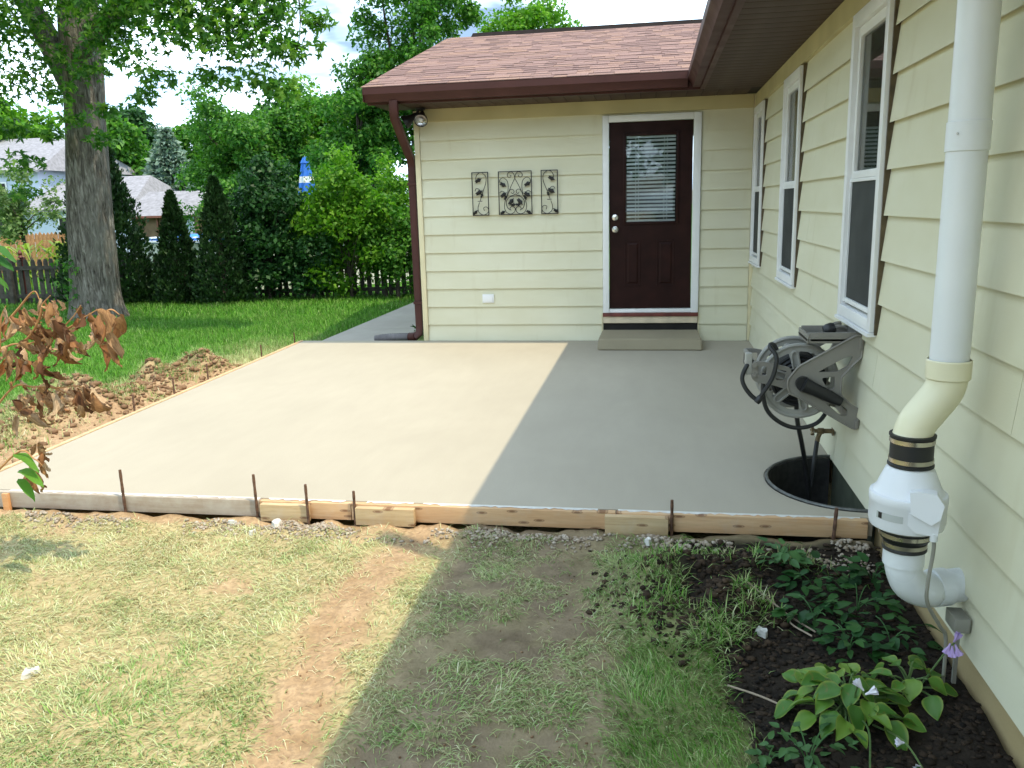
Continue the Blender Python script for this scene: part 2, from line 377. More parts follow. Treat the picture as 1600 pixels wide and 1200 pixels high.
# windows
for wi, (y0, y1) in enumerate(WIN):
    w = MB(); fw = .058; xo, xi = -.030, .03
    w.box((xo, y0, WZ0), (xi, y0+fw, WZ1), .004); w.box((xo, y1-fw, WZ0), (xi, y1, WZ1), .004)
    w.box((xo, y0+fw, WZ1-fw*1.15), (xi, y1-fw, WZ1), .004); w.box((xo, y0+fw, WZ0), (xi, y1-fw, WZ0+fw), .004)
    wr = part(house, 'window', w, M['white'])
    tag(wr, 'white double hung window ' + ['nearest the vent pipe', 'in the middle of the side wall', 'in the corner by the brown door'][wi])
    zm = 1.605; a0, a1 = y0+fw, y1-fw; b0, b1 = WZ0+fw, WZ1-fw*1.15
    t = MB(); sw = .042
    t.box((-.006, a0+.001, zm-.018), (.028, a0+sw, b1-.001), .003); t.box((-.006, a1-sw, zm-.018), (.028, a1-.001, b1-.001), .003)
    t.box((-.006, a0+sw, b1-.05), (.028, a1-sw, b1-.001), .003); t.box((-.010, a0+sw, zm-.018), (.028, a1-sw, zm+.018), .003)
    sub(wr, 'upper_sash', t, M['white'])
    t = MB(); t.box((.012, a0+sw, zm+.018), (.014, a1-sw, b1-.05)); sub(wr, 'pane', t, M['glass'], False)
    t = MB(); t.box((.026, a0+.01, b0), (.0285, a1-.01, b1)); sub(wr, 'dark_interior', t, M['room'], False)
    t = MB(); e = .018
    t.box((-.012, a0+.002, b0+.016), (.01, a0+e, zm-.02), .002); t.box((-.012, a1-e, b0+.016), (.01, a1-.002, zm-.02), .002)
    t.box((-.012, a0+e, b0+.016), (.01, a1-e, b0+.040), .002); t.box((-.0115, a0+e, zm-.036), (.01, a1-e, zm-.019), .002)
    sub(wr, 'screen_frame', t, M['white'])
    t = MB(); t.box((-.002, a0+e, b0+.040), (0., a1-e, zm-.036)); sub(wr, 'insect_screen', t, M['screen'], False)
    t = MB(); t.hexa([(-.040, y0-.004, WZ0-.022), (.02, y0-.004, WZ0-.022), (.02, y1+.004, WZ0-.022), (-.040, y1+.004, WZ0-.022), (-.040, y0-.004, WZ0-.006), (.02, y0-.004, WZ0+.002), (.02, y1+.004, WZ0+.002), (-.040, y1+.004, WZ0-.006)]); sub(wr, 'sill', t, M['white'])
    t = MB(); t.box((-.010, y0-.016, WZ0-.012), (.021, y0-.001, WZ1+.008)); sub(wr, 'side_strip', t, M['darkstrip'])  # brown strip standing in for the dark gap beside the frame
# door
d = MB(); SX0, SX1, SZ0, SZ1 = -1.503, -.631, .357, 2.327; GX0, GX1, GZ0, GZ1 = -1.327, -.800, 1.294, 2.185; yf, yb = .010, .052
d.box((SX0, yf, SZ0), (GX0, yb, SZ1)); d.box((GX1, yf, SZ0), (SX1, yb, SZ1)); d.box((GX0, yf, GZ1), (GX1, yb, SZ1)); d.box((GX0, yf, SZ0), (GX1, yb, GZ0))
door = part(house, 'door', d, M['doorp'], False); tag(door, 'dark brown door with a glazed upper half and two lower panels')
t = MB(); mw = .030
for a, b in (((GX0-mw, 0, GZ0-mw), (GX0, 0, GZ1+mw)), ((GX1, 0, GZ0-mw), (GX1+mw, 0, GZ1+mw)), ((GX0, 0, GZ1), (GX1, 0, GZ1+mw)), ((GX0, 0, GZ0-mw), (GX1, 0, GZ0))):
    t.box((a[0], -.004, a[2]), (b[0], yf+.004, b[2]), .005)
sub(door, 'glass_moulding', t, M['doorp'])
t = MB(); t.box((GX0+.001, .016, GZ0+.001), (GX1-.001, .019, GZ1-.001)); sub(door, 'pane', t, M['glass'], False)
t = MB(); t.box((GX0-.02, .19, GZ0-.02), (GX1+.02, .199, GZ1+.02)); sub(door, 'dark_interior', t, M['room'], False)
nsl = 23
for i in range(nsl):
    z = GZ0+.012+(GZ1-GZ0-.024)*i/(nsl-1); sag = random.uniform(-.004, .004); ti = random.uniform(-.003, .004)
    t = MB(); t.hexa([(GX0+.008, .030, z-.011), (GX1-.008, .030, z-.011+sag), (GX1-.008, .050, z+.001+sag+ti), (GX0+.008, .050, z+.001+ti), (GX0+.008, .030, z+.011), (GX1-.008, .030, z+.011+sag), (GX1-.008, .050, z+.006+sag+ti), (GX0+.008, .050, z+.006+ti)])
    sub(door, 'blind_slat', t, M['blind'], False)
for x in (-1.225, -1.195, -.925, -.895):
    t = MB(); t.tube([(x, .026, GZ0+.01), (x, .026, GZ1-.01)], .0028, 5); sub(door, 'blind_cord', t, M['blind'])
for x0, x1 in ((-1.339, -1.167), (-.996, -.806)):
    t = MB(); z0, z1 = .602, 1.095; q = .028
    for a in (((x0, z0), (x1, z0)), ((x1, z0), (x1, z1)), ((x1, z1), (x0, z1)), ((x0, z1), (x0, z0))):
        pass
    for (ax, az), (bx, bz) in ((((x0), z0), (x1, z0+.014)), ((x0, z1-.014), (x1, z1)), ((x0, z0+.014), (x0+.014, z1-.014)), ((x1-.014, z0+.014), (x1, z1-.014))):
        t.box((ax, .003, az), (bx, yf+.002, bz), .003)
    A, B = [(x0+q, yf, z0+q), (x1-q, yf, z0+q), (x1-q, yf, z1-q), (x0+q, yf, z1-q)], [(x0+q+.016, .002, z0+q+.016), (x1-q-.016, .002, z0+q+.016), (x1-q-.016, .002, z1-q-.016), (x0+q+.016, .002, z1-q-.016)]
    t.add(A+B, [(4, 5, 6, 7)]+[(i, (i+1) % 4, 4+(i+1) % 4, 4+i) for i in range(4)])
    sub(door, 'panel', t, M['doorp'], False)
MYm = Matrix.Translation((-1.443, yf, 1.344)) @ Matrix.Rotation(R(90), 4, 'X')
t = MB(); t.lathe([(.001, 0), (.033, 0), (.033, .010), (.024, .016), (.001, .018)], 20, MYm); sub(door, 'deadbolt', t, M['nickel'])
MYm = Matrix.Translation((-1.443, yf, 1.215)) @ Matrix.Rotation(R(90), 4, 'X')
t = MB(); t.lathe([(.001, 0), (.034, 0), (.034, .008), (.014, .014), (.013, .034), (.026, .044), (.031, .056), (.026, .068), (.001, .072)], 20, MYm); sub(door, 'knob', t, M['nickel'])
t = MB(); cw = .070
t.box((DX0, -.022, .312), (SX0-.004, .03, 2.398), .004); t.box((SX1+.004, -.022, .312), (DX1, .03, 2.398), .004); t.box((SX0-.004, -.0215, SZ1+.004), (SX1+.004, .03, 2.398), .004)
sub(door, 'casing', t, M['white'])
t = MB(); t.box((SX0-.004, -.012, .312), (SX1+.004, .05, .352), .004); sub(door, 'threshold', t, M['white'])
t = MB(); t.box((DX0, -.030, .270), (DX1, .03, .3105), .004); sub(door, 'sill_board', t, M['maroon'])
t = MB(); t.box((DX0+.002, -.014, .196), (DX1-.002, .03, .2695), .004); sub(door, 'riser_board', t, M['creamwood'])
# soffits
GAPZ = 2.556
mb = MB(); mb.box((-3.93, -.58, GAPZ), (-.56, .018, 2.59)); mb.box((-.56, -11.5, GAPZ), (.018, .0, 2.59)); sof = part(house, 'soffit', mb, M['soffitgap'], False)
y = -.47
pm = MB(); pm.box((-.545, -.0725, 0), (0, .0725, .0045), 0); pme = pm.mesh('soffit_panel', M['soffit'], False)
y = -.60
while y > -11.4:
    for dy in (.036, -.036):
        pass
    link('soffit_panel', pme, sof, (0-.013, y, 2.551)); y -= .1525
pm = MB(); pm.box((-.0725, -.555, 0), (.0725, -.013, .0045), 0); pme2 = pm.mesh('soffit_panel', M['soffit'], False)
x = -3.84
while x < -.05:
    link('soffit_panel', pme2, sof, (x, 0, 2.551)); x += .1525
# fascia, gutters, downspout
mb = MB(); mb.box((-3.95, -.600, 2.548), (-.60, -.556, 2.712)); part(house, 'fascia', mb, M['brown'])
mb = MB(); mb.box((-.600, -11.5, 2.548), (-.556, -.601, 2.712)); part(house, 'fascia', mb, M['brown'])
GP = [(0, .002), (0, .132), (.004, .132), (.004, .008), (.062, .008), (.080, .052), (.108, .078), (.112, .128), (.104, .132), (.106, .138), (.120, .136), (.118, .074), (.088, .046), (.070, .002)]
mb = MB(); mb.prism(GP, -3.955, -.722, lambda u, v, d: Vector((d, -.601-u, 2.566+v)))
mb.box((-3.958, -.719, 2.568), (-3.9555, -.600, 2.700)); gut = part(house, 'gutter', mb, M['brown'], True, .5)
mb = MB(); mb.prism(GP, -11.5, -.601, lambda u, v, d: Vector((-.601-u, d, 2.566+v))); part(house, 'gutter', mb, M['brown'], True, .5)
def rrect(path, w, h, side):
    mb = MB(); P = [Vector(p) for p in path]; k = len(P); vs = []; fs = []; n = 8
    for i in range(k):
        t = (P[min(i+1, k-1)]-P[max(i-1, 0)]).normalized(); s = (side - t*side.dot(t)).normalized(); u = t.cross(s); c = .2
        for a, b in ((-1+c, -1), (1-c, -1), (1, -1+c), (1, 1-c), (1-c, 1), (-1+c, 1), (-1, 1-c), (-1, -1+c)): vs.append(P[i]+s*a*w/2+u*b*h/2)
    for i in range(k-1):
        for j in range(n): fs.append((i*n+j, i*n+(j+1) % n, (i+1)*n+(j+1) % n, (i+1)*n+j))
    fs += [tuple(range(n-1, -1, -1)), tuple((k-1)*n+j for j in range(n))]
    return mb.add(vs, fs)
ds = rrect([(-3.655, -.655, 2.575), (-3.655, -.655, 2.47), (-3.66, -.635, 2.41), (-3.69, -.10, 2.10), (-3.698, .035, 2.03), (-3.70, .050, 1.95)], .085, .065, Vector((1, 0, 0)))
dsp = part(house, 'downspout', ds, M['brown'], True, .9)
sub(dsp, 'lower_pipe', rrect([(-3.70, .050, 1.99), (-3.70, .050, .15), (-3.705, .045, .08), (-3.76, .02, .035)], .080, .060, Vector((1, 0, 0))), M['brown'], True, .9)
for z in (1.75, .42):
    t = MB(); t.box((-3.748, .008, z), (-3.637, .094, z+.03)); sub(dsp, 'strap', t, M['brown'])
# roofs
SL = .2975; cs = math.hypot(1, SL)
def zr(y): return 2.722+SL*(y+.70)
mb = MB(); mb.add([(-3.96, -.70, zr(-.70)-.012), (-.70, -.70, zr(-.70)-.012), (3.3, 3.3, zr(3.3)-.012), (-3.96, 3.3, zr(3.3)-.012), (-3.96, -.70, zr(-.70)-.030), (-.70, -.70, zr(-.70)-.030), (3.3, 3.3, zr(3.3)-.030), (-3.96, 3.3, zr(3.3)-.030)],
       [(0, 1, 2, 3), (7, 6, 5, 4), (0, 4, 5, 1), (1, 5, 6, 2), (2, 6, 7, 3), (3, 7, 4, 0)])
mb.add([(-3.96, 3.3, zr(3.3)-.012), (3.3, 3.3, zr(3.3)-.012), (3.3, 7.3, zr(-.7)-.012), (-3.96, 7.3, zr(-.7)-.012), (-3.96, 3.3, zr(3.3)-.030), (3.3, 3.3, zr(3.3)-.030), (3.3, 7.3, zr(-.7)-.030), (-3.96, 7.3, zr(-.7)-.030)],
       [(0, 1, 2, 3), (7, 6, 5, 4), (1, 5, 6, 2), (2, 6, 7, 3), (3, 7, 4, 0)])
roof = part(house, 'roof', mb, M['shingle'], False)
tilt = math.atan(SL); variants = []
def shing(w, h, band, T=None):
    t = MB(); b = .100 if band else h*.999; e = w-.004; k0 = random.uniform(0, .3)*w if band else 0
    P_ = [(0, 0, .0005), (e, 0, .0005), (e, h, 0), (0, h, 0), (0, 0, .0072), (e, 0, .0072), (e, h, .0045), (0, h, .0045), (0, b, .0053), (e, b, .0053)]
    if T: P_ = [T @ Vector(p) for p in P_]
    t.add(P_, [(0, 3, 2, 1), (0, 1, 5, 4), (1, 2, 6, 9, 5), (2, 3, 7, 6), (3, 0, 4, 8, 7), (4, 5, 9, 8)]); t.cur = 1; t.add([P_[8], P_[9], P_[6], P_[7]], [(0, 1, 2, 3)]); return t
for wv in (.13, .17, .21, .25, .30):
    t = MB(); h = .150
    for band in (0, 1):
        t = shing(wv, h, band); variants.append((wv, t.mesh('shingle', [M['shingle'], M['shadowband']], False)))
rest = MB(); nsh = 0; nrow = 29
for i in range(nrow):
    yy = -.715+i*.1395/cs*1.0; zz = 2.722+SL*(yy+.70)-.011; x = -3.975-random.uniform(0, .2)
    xe = min(max(-.72, yy-.02), -.25)
    while x < xe:
        wv, me = random.choice(variants); x0 = max(x, -3.975)
        lift = random.uniform(0, .003)
        if x0 == x and nsh < 300:
            link('shingle', me, roof, (x, yy, zz+lift), (tilt, 0, 0)); nsh += 1
        else:
            rot = Matrix.Translation((x0, yy, zz+lift)) @ Matrix.Rotation(tilt, 4, 'X')
            q = wv-(x0-x)
            if q > .02:
                tt = shing(q, .15, random.random() < .4, rot); o_ = len(rest.v); rest.v += tt.v; rest.f += [tuple(i_+o_ for i_ in f_) for f_ in tt.f]; rest.mi += tt.mi
        x += wv
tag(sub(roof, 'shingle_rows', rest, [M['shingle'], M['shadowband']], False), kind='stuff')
mb = MB(); mb.prism([(3.16, zr(3.16)-.004), (3.3, zr(3.3)+.034), (3.44, zr(3.16)-.004), (3.3, zr(3.3)-.01)], -3.62, .2, lambda u, v, d: Vector((d, u, v))); sub(roof, 'ridge_vent', mb, simple('ridge_dark', (.014, .010, .009), .9, spec=.1))
mb = MB(); mb.prism([(-.70, zr(-.7)-.03), (3.3, zr(3.3)-.03), (7.3, zr(-.7)-.03), (7.3, zr(-.7)-.17), (3.3, zr(3.3)-.17), (-.60, zr(-.6)-.17)], -3.955, -3.925, lambda u, v, d: Vector((d, u, v))); sub(roof, 'rake_board', mb, M['brown'])
mb = MB(); mb.add([(-.71, -11.5, 2.712), (3.3, -11.5, 2.712+SL*4.01), (3.3, 3.3, 2.712+SL*4.01), (-.71, -.71, 2.712), (-.71, -11.5, 2.700), (3.3, -11.5, 2.700+SL*4.01), (3.3, 3.3, 2.700+SL*4.01), (-.71, -.71, 2.700)],
       [(0, 1, 2, 3), (7, 6, 5, 4), (0, 4, 5, 1), (1, 5, 6, 2), (2, 6, 7, 3), (3, 7, 4, 0)])
mb.add([(7.3, -11.5, 2.712), (3.3, -11.5, 2.712+SL*4.01), (3.3, 7.3, 2.712+SL*4.01), (7.3, 7.3, 2.712)], [(0, 1, 2, 3)])
mroof = part(house, 'roof', mb, M['shingle'], False)
# ------------------------------------------------------------------ patio slab, step, well, path
FY = -5.285; LX = lambda y: -5.112+(-.0345)*y*-1 if False else -5.112-.0355*y
WC, WRx, WRy = -4.745, .425, .462
poly = [(LX(0), -.004), (-.0, -.004), (-.0, WC+WRy)]
poly += [(-WRx*math.sin(math.pi*i/24), WC+WRy*math.cos(math.pi*i/24)) for i in range(1, 24)]
poly += [(-.0, WC-WRy), (-.0, FY), (LX(FY), FY)]
bm = bmesh.new(); vs = [bm.verts.new((x, y, 0)) for x, y in poly]; f = bm.faces.new(vs); bm.normal_update()
if f.normal.z < 0: f.normal_flip()
ex = bmesh.ops.extrude_face_region(bm, geom=[f]); 
for v in [e for e in ex['geom'] if isinstance(e, bmesh.types.BMVert)]: v.co.z -= .09
bmesh.ops.recalc_face_normals(bm, faces=bm.faces)
ed = [e for e in bm.edges if all(abs(v.co.z) < 1e-6 for v in e.verts)]
bmesh.ops.bevel(bm, geom=ed, offset=.006, segments=2, affect='EDGES')
bmesh.ops.triangulate(bm, faces=bm.faces)
me = bpy.data.meshes.new('patio_slab'); bm.to_mesh(me); bm.free(); me.materials.append(M['concrete']); tag(link('patio_slab', me), kind='structure')
mb = MB(); st = [(-1.600, -.662), (-.528, -.662), (-.545, -.045), (-1.585, -.045)]
mb.hexa([(st[0][0], st[0][1], .001), (st[1][0], st[1][1], .001), (st[2][0], st[2][1], .001), (st[3][0], st[3][1], .001), (st[0][0]+.012, st[0][1]+.018, .122), (st[1][0]-.012, st[1][1]+.018, .122), (st[2][0]-.004, st[2][1], .128), (st[3][0]+.004, st[3][1], .128)])
me = mb.mesh('concrete_step', M['stepcon'], False); bm = bmesh.new(); bm.from_mesh(me); bmesh.ops.bevel(bm, geom=bm.edges[:], offset=.012, segments=3, affect='EDGES'); bm.to_mesh(me); bm.free()
me.polygons.foreach_set('use_smooth', [True]*len(me.polygons)); me.set_sharp_from_angle(angle=.7)
tag(link('concrete_step', me), 'low damp concrete step below the brown door', 'step')
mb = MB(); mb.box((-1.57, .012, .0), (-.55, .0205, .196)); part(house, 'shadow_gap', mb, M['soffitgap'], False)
# window well
mb = MB(); n = 28; vs = []; fs = []
prof = [(1.0, -.75), (1.0, -.02), (.996, -.01), (.968, -.01), (.968, -.05), (.975, -.75)]
for i in range(n+1):
    a = math.pi*i/n
    for s_, z in prof: vs.append((-(WRx-.002)*s_*math.sin(a), WC+(WRy-.002)*s_*math.cos(a), z))
k = len(prof)
for i in range(n):
    for j in range(k-1): fs.append((i*k+j, i*k+j+1, (i+1)*k+j+1, (i+1)*k+j))
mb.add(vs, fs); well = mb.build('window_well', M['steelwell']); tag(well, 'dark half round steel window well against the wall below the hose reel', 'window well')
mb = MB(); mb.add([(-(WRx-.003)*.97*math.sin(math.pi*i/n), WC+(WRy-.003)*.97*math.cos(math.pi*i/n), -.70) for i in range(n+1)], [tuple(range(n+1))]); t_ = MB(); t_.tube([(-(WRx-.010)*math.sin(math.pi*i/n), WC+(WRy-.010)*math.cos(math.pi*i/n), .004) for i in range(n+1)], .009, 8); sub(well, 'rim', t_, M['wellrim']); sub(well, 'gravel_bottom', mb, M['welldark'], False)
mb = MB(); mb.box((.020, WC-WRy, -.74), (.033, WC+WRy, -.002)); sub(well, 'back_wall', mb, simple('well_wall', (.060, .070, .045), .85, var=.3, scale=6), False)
# path behind the slab
mb = MB()
for i in range(6):
    y0, y1 = .012+i*1.25, .012+(i+1)*1.25-.012
    mb.box((-4.98, y0, -.16), (-4.02, y1, -.035), .006)
tag(mb.build('path', M['pathcon']), kind='structure')
# ------------------------------------------------------------------ form boards and stakes
def plank(name, x0, x1, yfront, zt, h, mat, label, cat, group=None, th=.038, rz=0.):
    mb = MB(); L = x1-x0; mb.box((-L/2, 0, -h), (L/2, th, 0), .0025)
    o = mb.build(name, mat, None, loc=((x0+x1)/2, yfront, zt), rot=(0, 0, rz)); return tag(o, label, cat, group)
FB = FY-.0395
fbs = [('form_board', -5.06, -3.092, FB, .001, .089, M['pineold'], 'grey weathered form board at the left end of the patio front', 'board'),
       ('form_board', -3.088, -2.583, FB, -.001, .089, M['pine'], 'short pinkish form board between the two small splice blocks', 'board'),
       ('form_board', -2.579, -1.212, FB, .0, .089, M['pine'], 'long pine form board crossing the shadow edge', 'board'),
       ('form_board', -1.208, -.030, FB, .001, .089, M['pine'], 'pine form board ending at the house wall', 'board'),
       ('splice_block', -3.070, -2.805, FB-.0395, -.006, .092, M['pineblock'], 'small splice block nailed on beside the grey form board', 'wood block'),
       ('splice_block', -2.545, -2.232, FB-.0395, -.008, .092, M['pineblock'], 'sunlit splice block left of the shadow edge', 'wood block'),
       ('splice_block', -1.262, -.955, FB-.0395, -.006, .092, M['pineblock'], 'shaded splice block on the front form boards', 'wood block')]
for a in fbs: tag(plank(*a), group='boards and blocks of the patio front form')
# cement splashed on the board tops
def splash(x0, x1, y0, z, seed):
    rg = random.Random(seed); mb = MB(); n = int((x1-x0)/.02); vs = []; fs = []
    for i in range(n+1):
        x = x0+(x1-x0)*i/n; a = rg.uniform(.010, .036); z1 = z+rg.uniform(.0015, .004)
        vs += [(x, y0+.045, z+.0012), (x, y0+.045-a*.5, z1), (x, y0+.045-a, z+.0012)]
    for i in range(n): fs += [(i*3, i*3+1, i*3+4, i*3+3), (i*3+1, i*3+2, i*3+5, i*3+4)]
    return mb.add(vs, fs)
mb = MB()
for i, (x0, x1) in enumerate(((-4.6, -3.1), (-3.05, -2.62), (-2.5, -2.25), (-2.2, -1.3), (-1.2, -.06))): mb2 = splash(x0, x1, FB, .001, i); mb.add(mb2.v, mb2.f)
tag(mb.build('cement_splash', M['slurry']), kind='stuff', label='spilled cement along the tops of the form boards')
# left side form board (two lengths)
a = math.atan2(LX(FY)-LX(0), FY)
for i, (y0, y1) in enumerate(((-.01, -2.9), (-2.906, -5.27))):
    xm = LX((y0+y1)/2)-.0215; L = abs(y1-y0)
    mb = MB(); mb.box((-.019, -L/2, -.089), (.019, L/2, .004), .0025)
    tag(mb.build('form_board', M['pine'] if i == 0 else M['pineblock'], None, loc=(xm, (y0+y1)/2, 0), rot=(0, 0, math.atan(.0355))), ('far' if i == 0 else 'near') + ' form board along the left edge of the patio', 'board', 'left side form boards')
def rebar(x, y, ztop, zbot, lean, label, r=.0075):
    mb = MB(); n = 14; pts = []; rr = []
    for i in range(n+1):
        t = i/n; pts.append((lean[0]*t, lean[1]*t, zbot+(ztop-zbot)*t)); rr.append(r*(1.12 if i % 2 else .95))
    mb.tube(pts, rr, 8)
    return tag(mb.build('rebar_stake', M['rebar'], None, loc=(x, y, 0), ang=.9), label, 'stake', 'rusty rebar stakes holding the form')
for x, yo, zt, ln, lb in ((-3.870, -.012, .155, (-.004, 0), 'rebar stake in front of the grey form board'), (-3.095, -.012, .150, (-.008, 0), 'rebar stake left of the small splice block'), (-2.795, -.052, .118, (-.004, 0), 'rebar stake right of the small splice block'),
                          (-2.556, -.012, .075, (0, 0), 'shortest rebar stake left of the sunlit splice block'), (-.938, -.012, .080, (0, 0), 'dark rebar stake right of the shaded splice block'), (-.200, -.030, .075, (.016, -.01), 'leaning rusty pipe stake nearest the house wall')):
    mbx = rebar(x, FB+yo, zt, -.35, ln, lb, .0085 if x > -.3 else .0075)
for y, zt, lb in ((-3.46, .13, 'nearest'), (-2.86, .14, 'second nearest'), (-2.26, .15, 'middle'), (-1.08, .13, 'fourth'), (-.16, .12, 'farthest')):
    rebar(LX(y)-.052, y, zt, -.35, (0, 0), lb+' of the rebar stakes along the left edge of the patio')
mb = MB(); mb.box((-.019, -.02, -.36), (.019, .0, -.002), .002); tag(mb.build('wood_stake', M['stake'], None, loc=(-4.60, FB-.002, .0)), 'orange wooden stake at the left end of the patio front', 'stake')
# ------------------------------------------------------------------ things on the walls
def plate(outer, holes, d0, d1, fn, bev=.003):
    bm = bmesh.new(); es = []
    for loop in [outer]+holes:
        vs = [bm.verts.new((u, v, 0)) for u, v in loop]
        es += [bm.edges.new((vs[i], vs[(i+1) % len(vs)])) for i in range(len(vs))]
    bmesh.ops.triangle_fill(bm, edges=es, use_beauty=True)
    ex = bmesh.ops.extrude_face_region(bm, geom=bm.faces[:])
    for v in [e for e in ex['geom'] if isinstance(e, bmesh.types.BMVert)]: v.co.z = 1
    bmesh.ops.recalc_face_normals(bm, faces=bm.faces); bm.verts.index_update()
    mb = MB(); mb.add([fn(v.co.x, v.co.y, d0+(d1-d0)*v.co.z) for v in bm.verts], [tuple(v.index for v in f.verts) for f in bm.faces]); bm.free(); return mb
def circ(cx, cy, r, n=32, a0=0, a1=2*math.pi): return [(cx+r*math.cos(a0+(a1-a0)*i/n), cy+r*math.sin(a0+(a1-a0)*i/n)) for i in range(n)]
def rounded(pts, r=.012, n=4):
    o = []; k = len(pts)
    for i in range(k):
        p, a, b = Vector(pts[i]), Vector(pts[i-1]), Vector(pts[(i+1) % k]); da, db = (a-p), (b-p); q = min(r, da.length*.45, db.length*.45)
        s0, s1 = p+da.normalized()*q, p+db.normalized()*q
        for j in range(n+1): t = j/n; c = s0*(1-t)**2+p*2*t*(1-t)+s1*t*t; o.append((c.x, c.y))
    return o
# wall art
def art(kind, label):
    root = empty('wall_art', {'m': (-2.524, -.03, 1.40), 'l': (-2.912, -.03, 1.40), 'r': (-2.148, -.03, 1.40)}[kind], label, 'wall art', 'wrought iron wall panels')
    yy = -.030
    if kind == 'm': fx = lambda a, b, m=0: (-2.71+(a-558)*.000756, yy, 1.867-(b-165)*.000724); x0, x1, mid = 558, 1050, 804
    elif kind == 'l': fx = lambda a, b, m=0: (-3.005+(a-175)*.00077, yy, 1.867-(b-185)*.000742); x0, x1, mid = 175, 417, 296
    else: fx = lambda a, b, m=0: (-2.24+((592-a)-175)*.00077, yy, 1.867-(b-185)*.000742); x0, x1, mid = 175, 417, 296
    zt, zb = (165, 810) if kind == 'm' else (185, 815)
    A, B = fx(x0, zt), fx(x1, zb); xa, xb = min(A[0], B[0]), max(A[0], B[0])
    t = MB(); w = .005
    t.box((xa, yy-w, B[2]), (xa+2*w, yy+w, A[2]), .0015); t.box((xb-2*w, yy-w, B[2]), (xb, yy+w, A[2]), .0015)
    t.box((xa+2*w, yy-w, A[2]-2*w), (xb-2*w, yy+w, A[2]), .0015); t.box((xa+2*w, yy-w, B[2]), (xb-2*w, yy+w, B[2]+2*w), .0015)
    for z in (B[2]+.02, A[2]-.02):
        for x in (xa+.004, xb-.008): t.box((x, yy+w, z), (x+.004, .012, z+.004))
    part(root, 'frame', t, M['iron'])
    if kind == 'm':
        half = [[(804, 270), (790, 210), (755, 180), (712, 190), (694, 225), (712, 255), (742, 252), (750, 232), (736, 226)],
                [(804, 270), (740, 400), (690, 520), (652, 610), (642, 700), (672, 772), (735, 795), (788, 765), (797, 712), (755, 684), (722, 710), (738, 745)],
                [(690, 510), (704, 400), (692, 310), (640, 262), (590, 280), (572, 335)],
                [(712, 470), (735, 435), (778, 440), (788, 475), (765, 495), (746, 476)],
                [(668, 560), (650, 480), (610, 456), (578, 478)], [(804, 530), (720, 545), (672, 610), (682, 690), (720, 735)], [(804, 500), (775, 520), (730, 530)]]
        scr = half+[[(2*mid-a, b) for a, b in s] for s in half]
        lv = [(625, 360, .028, -.5), (630, 512, .028, .6), (660, 555, .020, 1.1), (740, 615, .030, .9), (770, 660, .020, .1), (612, 772, .022, .5)]
        lv = lv+[(2*mid-a, b, r, -g) for a, b, r, g in lv]
    else:
        scr = [[(312, 520), (345, 440), (380, 340), (382, 255), (325, 196), (265, 212), (236, 270), (250, 320)], [(312, 520), (300, 570), (288, 605)],
               [(280, 620), (256, 700), (268, 765), (325, 803), (385, 785), (410, 735), (380, 690), (338, 702), (348, 745)], [(312, 520), (285, 440), (240, 420), (220, 455)], [(255, 735), (225, 745), (200, 785)]]
        lv = [(268, 305, .028, .5), (275, 480, .030, .5), (315, 525, .018, 1.1), (210, 770, .022, .6)]
    for s in scr:
        t = MB(); t.tube(crom([fx(a, b) for a, b in s], 5), .0040, 6); part(root, 'scroll', t, M['iron'])
    for a, b, r, g in lv:
        r *= 1.2
        t = MB(); c = Vector(fx(a, b)); g = g if kind != 'r' else -g; n = 14
        ring = [(r*(1+.22*math.cos(5*q))*math.cos(q)*1.15, r*(1+.22*math.cos(5*q))*math.sin(q)*.62) for q in (2*math.pi*i/n for i in range(n))]
        vs = [Vector((u*math.cos(g)-v*math.sin(g), .004, u*math.sin(g)+v*math.cos(g)))+c for u, v in ring]
        vs += [c+Vector((0, -.010, 0)), c+Vector((0, .006, 0))]
        t.add(vs, [(i, (i+1) % n, n) for i in range(n)]+[((i+1) % n, i, n+1) for i in range(n)]); part(root, 'leaf', t, M['iron'])
    if kind != 'm':
        t = MB(); t.lathe([(.001, -.004), (.022, -.003), (.030, .003), (.026, .004), (.001, .0)], 20, Matrix.Translation(Vector(fx(296, 605))+Vector((0, -.03, 0)))); part(root, 'candle_cup', t, M['iron'])
art('l', 'narrow iron scroll panel on the left, farthest from the door'); art('m', 'wide central iron scroll panel between two narrow ones'); art('r', 'narrow iron scroll panel on the right, nearest the door')
# outlet cover
t = MB(); t.box((-.066, -.012, 0), (.066, .010, .096), .004); oc = t.build('outlet_cover', M['white'], None, loc=(-2.866, -.004, .432)); tag(oc, 'small white weatherproof outlet cover low on the cream siding', 'outlet')
t = MB(); t.box((-.050, -.020, .010), (.050, -.0125, .086), .004); sub(oc, 'lid', t, M['white'])
for x in (-.056, .056):
    t = MB(); t.lathe([(.001, 0), (.004, 0), (.004, .003), (.001, .003)], 8, Matrix.Translation((x, -.012, .012)) @ Matrix.Rotation(R(90), 4, 'X')); sub(oc, 'screw', t, M['nickel'])
